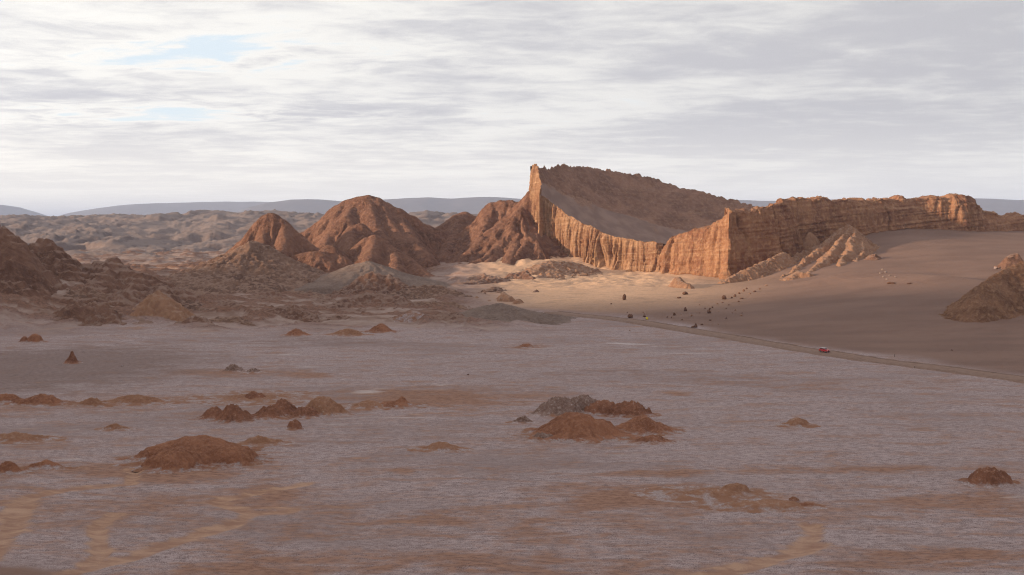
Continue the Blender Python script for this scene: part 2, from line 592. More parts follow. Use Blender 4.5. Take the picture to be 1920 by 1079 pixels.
M_GROUND = mat_ground()
SANDC = (0.30, 0.185, 0.135)
M_PEAK = mat_rock('red_clay_rock', (0.122, 0.055, 0.036), (0.21, 0.100, 0.065), (0.305, 0.162, 0.110), strata=0.25, strata_tilt=(0.35, 0.5), strata_f=0.35, streak=0.45, bump=1.1)
M_BROWN = mat_rock('brown_crusted_rock', (0.12, 0.066, 0.048), (0.20, 0.115, 0.082), (0.27, 0.165, 0.12), sand=(0.27, 0.17, 0.13), sand_at=(0.86, 0.97), bump=0.9)
M_LEFT = mat_rock('dark_red_layered_rock', (0.125, 0.062, 0.043), (0.205, 0.108, 0.075), (0.275, 0.16, 0.115), strata=0.5, strata_tilt=(0.3, -0.45), strata_c=(0.29, 0.165, 0.115),
                  sand=(0.26, 0.165, 0.13), sand_at=(0.72, 0.92), bump=0.9)
M_CLIFF = mat_rock('banded_orange_cliff_rock', (0.215, 0.10, 0.058), (0.36, 0.20, 0.115), (0.45, 0.275, 0.17), strata=0.6, strata_tilt=(0.0, 0.10), strata_c=(0.54, 0.37, 0.245), strata_f=0.75, bump=0.9, streak=0.6)
M_CLIFF2 = mat_rock('red_brown_cliff_rock', (0.185, 0.078, 0.045), (0.29, 0.14, 0.078), (0.41, 0.235, 0.14), strata=0.42, strata_tilt=(0.0, 0.03), strata_c=(0.46, 0.29, 0.18), strata_f=0.55, bump=0.8, streak=0.4)
M_SLAB = mat_rock('slab_top_rock', (0.165, 0.085, 0.06), (0.26, 0.14, 0.098), (0.33, 0.195, 0.14), strata=0.3, strata_tilt=(0.2, 0.1), bump=0.9)
M_SLABSAND = mat_rock('grey_blown_sand', (0.215, 0.140, 0.118), (0.24, 0.160, 0.135), (0.27, 0.185, 0.155), bump=0.2)
M_SPUR = mat_rock('tan_mud_rock', (0.19, 0.094, 0.058), (0.27, 0.142, 0.088), (0.34, 0.20, 0.13), sand=(0.28, 0.168, 0.118), sand_at=(0.78, 0.92), bump=0.6)
M_MOUND = mat_rock('orange_clay', (0.19, 0.078, 0.045), (0.285, 0.125, 0.072), (0.35, 0.175, 0.108), scale=4, bump=0.6, rough_scale=1.6, foot=True)
M_MOUND_DK = mat_rock('dark_clay_crust', (0.15, 0.064, 0.040), (0.25, 0.11, 0.066), (0.31, 0.155, 0.10), scale=4, salt=0.3, bump=0.5, rough_scale=1.4, foot=True)
M_MOUND_TAN = mat_rock('tan_clay', (0.22, 0.105, 0.062), (0.275, 0.14, 0.088), (0.32, 0.185, 0.125), scale=4, salt=0.3, bump=0.5, rough_scale=1.6, foot=True)
M_CRUST = mat_rock('grey_salt_crusted_rock', (0.125, 0.068, 0.050), (0.205, 0.128, 0.104), (0.33, 0.25, 0.225), scale=5, salt=0.45, bump=0.35, rough_scale=1.3, foot=True)
M_GREYHILL = mat_rock('grey_brown_gravel', (0.15, 0.098, 0.08), (0.205, 0.143, 0.118), (0.26, 0.19, 0.16), scale=2, bump=0.8)
M_BAD = mat_rock('pale_badland_soil', (0.105, 0.074, 0.069), (0.165, 0.12, 0.11), (0.21, 0.16, 0.147), scale=0.12, sand=(0.195, 0.145, 0.132), sand_at=(0.86, 0.985), bump=0.8, rough_scale=0.05)
M_MOUNT = mat_rock('far_mountain_rock', (0.10, 0.085, 0.095), (0.125, 0.105, 0.11), (0.15, 0.125, 0.125), scale=0.02, bump=0.3, rough_scale=0.002)
M_STONE = mat_rock('dark_fallen_stone', (0.13, 0.062, 0.042), (0.20, 0.10, 0.066), (0.28, 0.155, 0.105), scale=6, bump=0.9)
M_STONE_P = mat_rock('pale_fallen_stone', (0.28, 0.20, 0.17), (0.37, 0.27, 0.23), (0.46, 0.36, 0.32), scale=6, bump=0.7)
M_GRAVEL = mat_rock('brown_gravel_slope', (0.17, 0.083, 0.05), (0.29, 0.15, 0.092), (0.38, 0.22, 0.14), scale=1.6, bump=1.2, rough_scale=0.9)


# ------------------------------------------------------------------ ground sheet
def flat_xy(px, py):
    p1 = P(px, py, 1.0)
    y = CAMH / (CAMH - p1[2])
    return (p1[0] * y, y)


def pixels(lst):
    return [flat_xy(*q) for q in lst]


ROAD_PTS = [ground_hit(px, py)[:2] for px, py in [(1035, 586), (1090, 592), (1150, 598), (1220, 608), (1300, 621), (1370, 633), (1450, 647), (1546, 662.5), (1620, 673), (1700, 684),
                                                  (1800, 697), (1920, 712), (2080, 732), (2300, 760), (2800, 822), (3600, 920)]]


def build_ground():
    ys = [86.0]
    while ys[-1] < 1010:
        d = ys[-1]
        ys.append(d + min(max(d * d / (CAMH * 1098) * 0.95, 0.3), 1.5))
    while ys[-1] < 1400:
        ys.append(ys[-1] + 8)
    ys += list(np.geomspace(1450, 60000, 40))
    ys = np.array([-600.0, -200, 0, 40, 65] + ys)
    s_in = np.linspace(-0.56, 0.56, 560)
    s = np.r_[-6, -3, -1.8, -1.2, -0.9, -0.75, -0.65, s_in, 0.65, 0.75, 0.9, 1.2, 1.8, 3, 6]
    Y, S = np.meshgrid(ys, s, indexing='ij')
    X = S * np.maximum(Y, 120)
    Z = ground(X, Y)
    far = sstep(1250, 2600, Y)
    Z = Z * (1 - far) + far * 18.0
    rd = dist_poly(X, Y, ROAD_PTS)
    Z = Z - 0.5 * (1 - sstep(4.0, 6.5, rd)) * (Y < 800)
    sm, hm = sand_mask(X, Y), hill_mask(X, Y)
    # trodden sandy tracks and bare soil spreads
    track = np.zeros_like(X)
    for pts, wd in [([(-60, 1000), (10, 960), (60, 928), (140, 913), (245, 905)], 1.8), ([(-40, 1060), (20, 985), (45, 945)], 2.6),
                    ([(120, 1075), (250, 1045), (340, 1010), (430, 985), (470, 962), (545, 955)], 2.0), ([(130, 1079), (190, 1040), (180, 990), (215, 965)], 1.5),
                    ([(470, 962), (400, 940), (470, 925), (575, 905)], 1.5), ([(1300, 1090), (1400, 1062), (1480, 1040), (1535, 1020)], 1.9), ([(1500, 1030), (1530, 1000), (1520, 985)], 1.8),
                    ([(240, 905), (255, 885), (240, 880)], 1.2)]:
        track = np.maximum(track, np.exp(-(dist_poly(X, Y, pixels(pts)) / wd) ** 2))
    Z = Z - 0.35 * track + 0.12 * np.exp(-((track - 0.35) / 0.15) ** 2)
    dirt = np.zeros_like(X)
    for (cx, cy, wx, wy, a) in [(820, 745, 170, 18, 1.0), (1230, 935, 190, 26, 1.0), (1400, 940, 90, 18, .8), (1800, 940, 130, 18, .9), (1230, 890, 120, 7, .8), (1700, 880, 260, 6, .7),
                                (300, 880, 190, 26, .9), (200, 950, 260, 30, .5), (500, 930, 110, 30, .8), (60, 880, 120, 16, .8), (450, 700, 120, 6, .8), (560, 704, 60, 5, .9), (880, 1060, 320, 22, .7),
                                (1790, 1040, 220, 12, .9), (1650, 1060, 200, 14, .6), (500, 1060, 180, 26, .8), (700, 760, 90, 10, .7), (240, 755, 140, 12, .6), (60, 760, 90, 12, .6), (1300, 950, 340, 14, .6),
                                (1080, 820, 110, 14, .5), (520, 830, 70, 10, .6), (40, 830, 90, 9, .6), (750, 880, 130, 5, .5), (990, 650, 40, 3, .7), (1270, 742, 30, 3, .9), (900, 735, 60, 6, .6),
                                (900, 985, 700, 26, .38), (1100, 1000, 400, 40, .3), (1500, 720, 400, 8, .25)]:
        c = flat_xy(cx, cy)
        ax = flat_xy(cx + wx, cy)[0] - c[0]
        ay = abs(flat_xy(cx, cy - wy)[1] - flat_xy(cx, cy + wy)[1]) / 2
        dirt = np.maximum(dirt, a * np.exp(-((X - c[0]) / ax) ** 2 - ((Y - c[1]) / ay) ** 2))
    salt = np.zeros_like(X)
    for (cx, cy, wx, wy, a) in [(690, 735, 40, 6, 1), (580, 690, 60, 3, .9), (560, 665, 60, 3, .8), (400, 690, 100, 6, .4), (640, 795, 50, 8, .7), (430, 885, 60, 6, .8), (1130, 830, 120, 12, .6),
                                (980, 660, 260, 10, .35), (1240, 660, 220, 10, .4), (1220, 800, 60, 6, .7), (330, 915, 50, 5, .7), (1180, 645, 50, 3, .7), (850, 610, 120, 10, .6)]:
        c = flat_xy(cx, cy)
        ax = flat_xy(cx + wx, cy)[0] - c[0]
        ay = abs(flat_xy(cx, cy - wy)[1] - flat_xy(cx, cy + wy)[1]) / 2
        salt = np.maximum(salt, a * np.exp(-((X - c[0]) / ax) ** 2 - ((Y - c[1]) / ay) ** 2))
    umber = np.zeros_like(X)
    for (cx, cy, wx, wy, a) in [(60, 690, 330, 52, 1.0), (1750, 720, 330, 14, .3), (1150, 700, 500, 12, .28), (1500, 1060, 500, 60, .3), (900, 1060, 300, 40, .3), (600, 640, 240, 16, .5), (30, 900, 120, 30, .3)]:
        c = flat_xy(cx, cy)
        ax = flat_xy(cx + wx, cy)[0] - c[0]
        ay = abs(flat_xy(cx, cy - wy)[1] - flat_xy(cx, cy + wy)[1]) / 2
        umber = np.maximum(umber, a * np.exp(-((X - c[0]) / ax) ** 2 - ((Y - c[1]) / ay) ** 2))
    # the blown sand corner below the viewpoint
    corner = flat_xy(20, 1075)
    dn = np.exp(-((X - corner[0] + 3) / 12.0) ** 2 - ((Y - corner[1] + 6) / 11.0) ** 2)
    sand2 = np.maximum(sm, sstep(0.35, 0.6, dn + 0.08 * fbm(X / 6, Y / 6, 3, 41)))
    sun_tint = sm * (1 - sstep(70, 190, X - 0.25 * (Y - 700))) * sstep(545, 640, Y)  # sunlight near the cliff foot, painted as brighter sand
    led = rfbm((X + 12 * fbm(X / 45, Y / 45, 3, 28)) / 46, (Y + 9 * fbm(X / 40, Y / 40, 3, 29)) / 21, 5, 25, 0.55)
    me = grid_mesh('valley_floor', X, Y, Z, attrs={'ledge': sstep(0.58, 0.74, led), 'sand': sand2, 'hill': hm * (1 - sm), 'track': track, 'dirt': dirt, 'salt': salt, 'sun_tint': sun_tint, 'umber': umber})
    o = link('ground', me, M_GROUND)
    tag(o, kind='structure')
    return o


build_ground()


# ------------------------------------------------------------------ far mountains and badlands
def build_mountains(name, prof, yc, half, seed):
    xs = np.array([P(q[0], q[1], yc)[0] for q in prof])
    zs = np.array([P(q[0], q[1], yc)[2] for q in prof])
    x = np.linspace(xs[0], xs[-1], 420)
    y = np.linspace(yc - half, yc + half, 34)
    Y, X = np.meshgrid(y, x, indexing='ij')
    top = np.interp(X, xs, zs) + 12 + 12 * fbm(X / 900, X * 0 + 3.3, 4, seed)
    tt = np.clip(np.abs(Y - yc) / half, 0, 1)
    prof_ = 1 - tt ** 0.8
    Z = top * prof_ + 55 * (rfbm(X / 1100, Y / 1100, 4, seed + 2) - 0.55) * np.sin(np.pi * np.clip(tt, 0, 1)) - 20 * tt
    o = link(name, grid_mesh(name, X, Y, Z), M_MOUNT)
    tag(o, kind='structure')
    return o


build_mountains('mountains', [(-900, 395), (-500, 370), (-250, 372), (-120, 378), (0, 383), (35, 388), (70, 399), (100, 411), (112, 409), (130, 400), (180, 391), (240, 383), (300, 379), (350, 378),
                              (420, 377), (480, 376), (520, 378), (600, 376), (800, 380), (1000, 384), (1400, 388), (2000, 392), (2900, 395)], 15500, 2600, 61)
build_mountains('mountains', [(300, 440), (400, 412), (430, 404), (470, 388), (505, 379), (550, 374), (600, 374), (640, 376), (690, 374), (760, 370), (800, 368), (850, 371), (900, 369), (960, 372), (1040, 374), (1180, 374),
                              (1300, 374), (1420, 375), (1500, 374), (1620, 374), (1760, 371), (1850, 371), (1900, 373), (2000, 374), (2500, 380)], 11500, 2000, 63)


def build_badlands():
    ys = [905.0]
    while ys[-1] < 2600:
        ys.append(ys[-1] + max(3.2, (ys[-1] - 700) * 0.0072))
    ys = np.r_[np.array(ys), 2640, 2720, 2900, 3300]
    s = np.linspace(-0.58, 0.02, 460)
    Y, S = np.meshgrid(ys, s, indexing='ij')
    X = S * Y
    sky = np.interp(X / Y * F + 960, [-200, 0, 60, 150, 220, 320, 430, 560, 680, 800, 960], [424, 421, 422, 419, 417, 420, 411, 414, 416, 416, 424])
    top = CAMH + (HORIZON - sky) / F * 2500
    u = sstep(1150, 2500, Y)
    base = 9 + (top - 13) * (0.25 * u + 0.75 * np.clip((Y - 1000) / 1450, 0, 1) ** 0.9) - 12 * (1 - sstep(930, 1000, Y))
    wx = X + 40 * fbm(X / 160, Y / 160, 3, 71)
    wy = Y + 40 * fbm(X / 160, Y / 160, 3, 72)
    amp = 0.55 + 0.45 * sstep(1000, 1500, Y)
    rid = rfbm(wx / 170, wy / 90, 5, 73, 0.55)
    Z = base + amp * (15 * (rid - 0.62) + 5 * (rfbm(wx / 40, wy / 26, 4, 74) - 0.5) * (0.5 + rid))
    # low scarps that face the valley
    for k, (yc, h) in enumerate([(1130, 9), (1260, 8), (1420, 9), (1600, 8), (1800, 9), (2000, 7), (2250, 8)]):
        e = yc + 90 * fbm(X / 260, X * 0 + k, 4, 75 + k)
        Z = Z + h * (sstep(-6, 6, Y - e) - 0.5) * (0.4 + 0.6 * sstep(-0.2, 0.4, fbm(X / 120, Y / 300, 3, 80 + k)))
    Z = np.where(Y > 2610, Z - (Y - 2610) * 0.14, Z)
    o = link('badland_terrain', grid_mesh('badland_terrain', X, Y, Z), M_BAD)
    tag(o, kind='structure')


build_badlands()


# unseen ridge added beside the view, crest heights shaped to shade the valley
def build_shade_ridge():
    x = np.arange(-1100, -60, 9.0)
    y = np.arange(-900, 1100, 9.0)
    Y, X = np.meshgrid(y, x, indexing='ij')
    cx = np.interp(Y, [-900, -300, 0, 150, 300, 430, 620, 800, 1100], [-330, -380, -420, -450, -490, -520, -590, -680, -800])
    hh = np.interp(Y, [-900, -300, 0, 150, 320, 395, 440, 480, 560, 720, 1100], [150, 160, 160, 158, 150, 134, 112, 98, 98, 66, 50])
    d = np.abs(X - cx)
    Z = hh * np.exp(-(d / 120.0) ** 1.6) + 8 * fbm(X / 70, Y / 70, 5, 91) * np.exp(-(d / 150.0) ** 2) - 6
    o = link('hill', grid_mesh('hill', X, Y, Z), M_LEFT)  # out-of-view terrain put in as a shade caster
    tag(o, kind='structure')


build_shade_ridge()


# ------------------------------------------------------------------ eroded rock
def erode(Z, drops, seed=0, steps=44, batch=2500, rate=0.25, capf=5.0, soft=3, wmask=None):
    """rain drops run down the height field Z (in cell units), carving gullies"""
    rs = np.random.RandomState(seed)
    h, w = Z.shape
    Z = Z.copy()
    flat = Z.ravel()
    z0 = flat.copy()
    lo, hi = flat - 2.2, flat + 0.3
    for _ in range(max(1, drops // batch)):
        x = rs.rand(batch) * (w - 2.01)
        y = rs.rand(batch) * (h - 2.01)
        dx = np.zeros(batch)
        dy = np.zeros(batch)
        sp = np.ones(batch)
        wa = np.ones(batch)
        sd = np.zeros(batch)
        np.clip(flat, lo, hi, out=flat)
        for s in range(steps):
            xi, yi = x.astype(int), y.astype(int)
            u, v = x - xi, y - yi
            i00 = yi * w + xi
            a, b, c, d = flat[i00], flat[i00 + 1], flat[i00 + w], flat[i00 + w + 1]
            gx = (b - a) * (1 - v) + (d - c) * v
            gy = (c - a) * (1 - u) + (d - b) * u
            hh = a * (1 - u) * (1 - v) + b * u * (1 - v) + c * (1 - u) * v + d * u * v
            dx = dx * 0.08 - gx * 0.92
            dy = dy * 0.08 - gy * 0.92
            ln = np.hypot(dx, dy) + 1e-6
            dx, dy = dx / ln, dy / ln
            nx = np.clip(x + dx, 0, w - 2.01)
            ny = np.clip(y + dy, 0, h - 2.01)
            xj, yj = nx.astype(int), ny.astype(int)
            uj, vj = nx - xj, ny - yj
            j = yj * w + xj
            nh = flat[j] * (1 - uj) * (1 - vj) + flat[j + 1] * uj * (1 - vj) + flat[j + w] * (1 - uj) * vj + flat[j + w + 1] * uj * vj
            dh = nh - hh
            cap = np.maximum(-dh, 0.01) * sp * wa * capf
            up = dh > 0
            dep = np.where(up, np.minimum(dh, sd), np.where(sd > cap, (sd - cap) * 0.2, 0))
            ero = np.where((~up) & (sd <= cap), np.minimum((cap - sd) * rate, -dh * 0.6), 0)
            ch = dep - ero
            sd = sd - ch
            idx = np.concatenate([i00, i00 + 1, i00 + w, i00 + w + 1])
            wt = np.concatenate([ch * (1 - u) * (1 - v), ch * u * (1 - v), ch * (1 - u) * v, ch * u * v])
            flat += np.clip(np.bincount(idx, wt, minlength=h * w), -0.04, 0.02)
            sp = np.minimum(np.sqrt(np.maximum(0.01, sp * sp - dh * 0.8)), 4)
            wa *= 0.975
            x, y = nx, ny
    d = (np.clip(flat, lo, hi) - z0).reshape(h, w)
    if wmask is not None:
        d = d * wmask
    for _ in range(soft):
        q = np.pad(d, 1, mode='edge')
        d = (q[:-2, 1:-1] + q[2:, 1:-1] + q[1:-1, :-2] + q[1:-1, 2:] + 2 * d) / 6.0
    return z0.reshape(h, w) + d


def ridge_h(X, Y, pts, slope, A, gw, ga, seed, ends=14.0, rnd=0.0):
    """height of a ridge along pts with gullied flanks"""
    best = np.full(X.shape, -1e9)
    bd = np.zeros(X.shape)
    bq = np.zeros(X.shape)
    arc = 0.0
    for p, q in zip(pts[:-1], pts[1:]):
        ex, ey = q[0] - p[0], q[1] - p[1]
        L = math.hypot(ex, ey) + 1e-6
        tt = ((X - p[0]) * ex + (Y - p[1]) * ey) / (L * L)
        tc = np.clip(tt, 0, 1)
        ox, oy = X - p[0] - tc * ex, Y - p[1] - tc * ey
        d = np.hypot(ox, oy)
        zt = p[2] + (q[2] - p[2]) * tc
        side = np.sign(ex * oy - ey * ox)
        ang = np.where((tt < 0) | (tt > 1), np.arctan2((ox * ex + oy * ey), np.abs(ex * oy - ey * ox) + 1e-6), 0)
        qq = (arc + tc * L + ang * ends) * np.where(side >= 0, 1, -1) + np.where(side >= 0, 0, 333.0)
        de = np.sqrt(d * d + rnd * rnd) - rnd
        h = zt - A * (1 - np.exp(-de * slope / A))
        m = h > best
        best = np.where(m, h, best)
        bd = np.where(m, d, bd)
        bq = np.where(m, qq, bq)
        arc += L
    if ga > 0:
        wob = 0.35 * fbm(X / (gw * 2.2), Y / (gw * 2.2), 3, seed + 5)
        g1 = np.abs(pn(bq / gw + wob, bd / (gw * 7) + 3.1, seed))
        g2 = np.abs(pn(bq / (gw * 0.43) + wob * 2, bd / (gw * 3) + 7.7, seed + 1))
        grow = sstep(0.5 + rnd * 0.5, rnd + gw * 2.0, bd)
        best = best - ga * grow * ((1 - np.clip(g1 * 2.2, 0, 1)) ** 1.4 + 0.6 * (1 - np.clip(g2 * 2.2, 0, 1)) ** 1.4 + 0.25 * (1 - np.clip(np.abs(pn(bq / (gw * 0.2) + wob * 3, bd / (gw * 2) + 1.7, seed + 2)) * 2.2, 0, 1)))
    return best


def connected(keep, seeds):
    """the part of the mask that hangs together with the seed cells"""
    cur = np.zeros_like(keep)
    h, w = keep.shape
    for a, b in seeds:
        i, j = int(np.clip(b, 2, h - 3)), int(np.clip(a, 2, w - 3))
        cur[i, j] = True
    cur &= keep
    if not cur.any():
        return keep
    n = 0
    while True:
        for _ in range(12):
            g = cur.copy()
            g[1:] |= cur[:-1]
            g[:-1] |= cur[1:]
            g[:, 1:] |= cur[:, :-1]
            g[:, :-1] |= cur[:, 1:]
            cur = g & keep
        m = int(cur.sum())
        if m == n:
            return cur
        n = m


def rock_patch(name, ridges, mat, label, cat, step=1.1, margin=70, slope=0.85, A=None, gw=11.0, ga=2.5, drops=60000, rough=0.5, rscale=4.0, seed=1, group=None, sink=0.6, crag=0.0, terr=0.0, parent=None,
               ystep=None, capf=5.0, rnd=2.0, foot=None):
    """ridges: lists of (px, py, y) picked along crests; each becomes a gullied ridge, joined into one rock"""
    foot = foot or (2.3 if name in ('rock_outcrop', 'rock_ridge') else 1.5)
    W = [[P(*q) for q in r] for r in ridges]
    allp = np.concatenate(W)
    x0, x1 = allp[:, 0].min() - margin, allp[:, 0].max() + margin
    y0, y1 = allp[:, 1].min() - margin, allp[:, 1].max() + margin
    X, Y = np.meshgrid(np.arange(x0, x1, step), np.arange(y0, y1, step))
    G = ground(X, Y)
    gz = float(np.median(G))
    wx = X + rough * 3.0 * fbm(X / 17, Y / 17, 3, seed + 20)
    wy = Y + rough * 3.0 * fbm(X / 17, Y / 17, 3, seed + 21)
    Z = np.full(X.shape, -1e9)
    for i, pts in enumerate(W):
        zmax = max(p[2] for p in pts)
        Z = np.maximum(Z, ridge_h(wx, wy, pts, slope, A or max(5.0, (zmax - gz) * foot), gw, ga, seed + 30 * i, rnd=rnd))
    if crag > 0:
        Z = Z + crag * (rfbm(X / (rscale * 2.2), Y / (rscale * 2.2), 4, seed + 50, 0.6) - 0.6)
    if terr > 0:
        q = Z + 0.35 * X * 0.3 + 0.2 * Y * 0.3
        Z = Z + terr * (np.abs((q / 3.1) % 1.0 - 0.5) - 0.25) * 2
    Z = Z + rough * fbm(X / rscale, Y / rscale, 4, seed + 40, 0.55)
    body = sstep(-6, 3, Z - G)
    if drops:
        Z = np.maximum(Z, G - 8)
        cd = np.full(X.shape, 1e9)
        for pts in W:
            cd = np.minimum(cd, dist_poly(X, Y, [(p[0], p[1]) for p in pts]))
        Z = erode(Z / step, drops, seed, capf=capf, wmask=sstep(0.5, 9.0, cd)) * step
        Z = Z + 0.25 * rough * fbm(X / 1.9, Y / 1.9, 3, seed + 44) * body
    bd = np.minimum(np.minimum(X - x0, X.max() - X), np.minimum(Y - y0, Y.max() - Y))
    Z = np.minimum(Z, G - 1.5 + np.maximum(bd - 2 * step, 0) * np.maximum(0.5, (2.6 + 0.0 * X)) * (1 + 0.3 * fbm(X / 9, Y / 9, 3, seed + 60)) * sstep(0, 26, bd + 4))
    keep = connected(Z > G - sink, [((p[0] - x0) / step, (p[1] - y0) / step) for p in [W[0][len(W[0]) // 2]]])
    o = link(name, grid_mesh(name, X, Y, Z, keep), mat, parent)
    if not parent:
        tag(o, label, cat, group)
    return o


# the left rock hills, in evening shade
rock_patch('rock_outcrop', [[(-60, 425, 560), (-10, 425, 556), (12, 428, 552), (26, 440, 548), (36, 462, 545)]], M_LEFT,
           'tall dark red rock shoulder cut by the left edge, highest of the shaded rocks', 'rock outcrop', step=0.8, margin=36, slope=1.5, gw=7, ga=1.2, drops=30000, rough=0.9, crag=4.5, rscale=5, terr=1.5, seed=3)
rock_patch('rock_outcrop', [[(30, 480, 600), (60, 459, 595), (84, 449, 590), (100, 456, 588), (118, 480, 580), (140, 500, 575)]], M_LEFT,
           'dark red layered crag with a steep right side and slanting strata, beside the tall shoulder', 'rock outcrop', step=0.8, margin=40, slope=0.95, gw=8, ga=1.5, drops=30000, rough=0.9, crag=4.5, rscale=5, terr=1.7, seed=5)
rock_patch('rock_ridge', [[(150, 510, 600), (185, 490, 600), (205, 483, 598), (222, 496, 592), (262, 510, 585), (310, 530, 580), (352, 552, 572)], [(262, 510, 585), (240, 545, 556)], [(205, 483, 598), (170, 540, 550)],
                          [(300, 528, 580), (310, 560, 545)]], M_LEFT,
           'long reddish rock ridge with a pointed crest in front of the pale badlands', 'rock ridge', step=0.85, margin=45, slope=0.6, gw=9, ga=2.2, drops=50000, rough=0.8, crag=3.5, rscale=5, terr=1.2, seed=7)
rock_patch('rock_outcrop', [[(85, 600, 500), (120, 580, 503), (142, 562, 506), (150, 572, 505), (185, 566, 504), (205, 590, 498), (222, 612, 490)]], M_LEFT,
           'orange brown crag with a toothed top and dark ragged base at the valley floor edge', 'rock outcrop', step=0.6, margin=22, slope=0.9, gw=4.5, ga=1.2, drops=30000, rough=0.9, rscale=2.6, crag=3, seed=9)
rock_patch('rock_outcrop', [[(255, 580, 530), (285, 553, 532), (296, 546, 532), (310, 560, 528), (330, 582, 520)]], M_SPUR,
           'small pale orange pyramid of rock with a pointed top among the shaded hills', 'rock outcrop', step=0.6, margin=20, slope=0.9, gw=5, ga=1.2, drops=20000, rough=0.7, rscale=2.6, crag=2, seed=11)
rock_patch('rock_outcrop', [[(300, 618, 488), (335, 604, 490), (370, 593, 491), (392, 600, 489), (402, 615, 483)]], M_LEFT,
           'low rust brown rock hump with a rounded dark right end on the valley floor edge', 'rock outcrop', step=0.6, margin=16, slope=0.7, gw=4, ga=0.7, drops=15000, rough=0.8, rscale=2.2, crag=2, seed=13)
rock_patch('rock_outcrop', [[(-40, 592, 520), (0, 585, 522), (20, 588, 520), (60, 600, 512), (80, 610, 505)]], M_LEFT,
           'low broken red rocks at the left edge above the flat', 'rock outcrop', step=0.6, margin=18, slope=0.6, gw=4, ga=0.6, drops=12000, rough=0.7, rscale=2.4, crag=2.2, seed=15)
rock_patch('rock_outcrop', [[(-80, 520, 590), (0, 525, 575), (40, 540, 560), (90, 556, 552)], [(120, 530, 575), (150, 545, 560)]], M_LEFT,
           'shaded red slope with thin ledges below the layered crag', 'rock outcrop', step=0.9, margin=26, slope=0.5, gw=7, ga=1.0, drops=20000, rough=0.9, crag=2.6, terr=0.6, seed=17)

# crusted hills in the middle distance
rock_patch('earth_hill', [[(385, 556, 690), (420, 506, 715), (448, 470, 728), (470, 452, 735), (488, 456, 735), (520, 480, 730), (560, 510, 722), (580, 524, 715)]], M_BROWN,
           'grey brown cone hill capped with dark crumbly crust before the sunlit peaks', 'hill', step=0.9, margin=60, slope=0.62, gw=9, ga=0.9, drops=26000, rough=0.9, rscale=3, crag=2.2, seed=19)
rock_patch('earth_hill', [[(640, 515, 720), (668, 495, 722), (690, 490, 722), (712, 496, 720), (745, 515, 712)]], M_GREYHILL,
           'smooth grey dome hill in front of the red peaks', 'hill', step=0.9, margin=45, slope=0.42, gw=12, ga=0.3, drops=8000, rough=0.35, rscale=3, seed=21)
rock_patch('rock_outcrop', [[(660, 540, 668), (684, 516, 672), (700, 511, 672), (730, 518, 668), (755, 535, 660)]], M_LEFT,
           'dark red crag with a flat broken top beneath the tallest red peak', 'rock outcrop', step=0.7, margin=22, slope=0.7, gw=5, ga=0.8, drops=14000, rough=0.9, rscale=2.5, crag=2.6, seed=23)
rock_patch('rock_ridge', [[(590, 592, 560), (625, 572, 575), (660, 556, 590), (690, 550, 598), (740, 555, 595)]], M_LEFT,
           'dark brown broken ridge slanting up from the flat to the middle of the hills', 'rock ridge', step=0.7, margin=20, slope=0.5, gw=5, ga=0.6, drops=14000, rough=0.8, rscale=2.5, crag=2.2, seed=25)
rock_patch('rock_ridge', [[(440, 606, 520), (480, 590, 528), (520, 577, 534), (548, 572, 536), (575, 586, 530), (592, 600, 520)]], M_LEFT,
           'rust coloured crag ridge with a rounded right end rising from the edge of the flat', 'rock ridge', step=0.6, margin=20, slope=0.6, gw=5, ga=0.8, drops=15000, rough=0.8, rscale=2.3, crag=2.2, seed=27)
rock_patch('rock_ridge', [[(745, 548, 640), (780, 537, 650), (820, 536, 652), (850, 545, 648), (885, 566, 635)]], M_BROWN,
           'brown crusted bank left of the grey gravel hill', 'rock ridge', step=0.7, margin=20, slope=0.42, gw=6, ga=0.5, drops=12000, rough=0.8, rscale=2.5, crag=1.8, seed=29)
rock_patch('rock_ridge', [[(735, 572, 592), (790, 566, 600), (850, 568, 600), (880, 578, 590)]], M_BROWN,
           'low dark crust ledge below the brown crusted bank', 'rock ridge', step=0.6, margin=14, slope=0.4, gw=4, ga=0.4, drops=9000, rough=0.7, rscale=2.2, crag=1.6, seed=31)
rock_patch('earth_hill', [[(880, 585, 545), (915, 573, 548), (938, 569, 548), (960, 574, 545), (1000, 592, 530), (1035, 606, 512)]], M_GREYHILL,
           'low grey gravel hill ending the hills beside the start of the track', 'hill', step=0.6, margin=24, slope=0.34, gw=7, ga=0.4, drops=9000, rough=0.35, rscale=2, seed=33)
rock_patch('rock_outcrop', [[(730, 604, 512), (755, 590, 516), (772, 584, 517), (795, 590, 515), (812, 603, 510)]], M_MOUND,
           'orange rock hump with a notched top on the edge of the salt flat', 'rock outcrop', step=0.5, margin=12, slope=0.6, gw=3, ga=0.8, drops=10000, rough=0.5, rscale=1.8, crag=1.2, seed=35)
for r_, lab_, sd_ in [([(885, 576, 640), (893, 556, 645), (903, 572, 640)], 'pale pointed mud knob, first of the row beside the gravel hill', 37), ([(912, 574, 632), (917, 562, 636), (923, 576, 632)], 'smallest pale mud knob in the middle of the row', 38),
                      ([(930, 574, 625), (944, 548, 640), (956, 556, 630)], 'tallest pale ribbed mud knob of the row', 36), ([(962, 576, 612), (972, 560, 618), (980, 576, 612)], 'pale split mud knob nearest the start of the track', 34)]:
    rock_patch('rock_outcrop', [r_], M_SPUR, lab_, 'rock outcrop', step=0.45, margin=9, slope=1.25, gw=3.2, ga=1.0, drops=6000, rough=0.4, rscale=2.2, seed=sd_, rnd=1.5, group='row of pale mud knobs')
rock_patch('rock_ridge', [[(975, 572, 612), (1005, 580, 596), (1060, 586, 578)]], M_SPUR,
           'thin low tongue of orange rock where the track begins', 'rock ridge', step=0.5, margin=10, slope=0.35, gw=3, ga=0.4, drops=6000, rough=0.4, rscale=2, crag=0.8, seed=39)

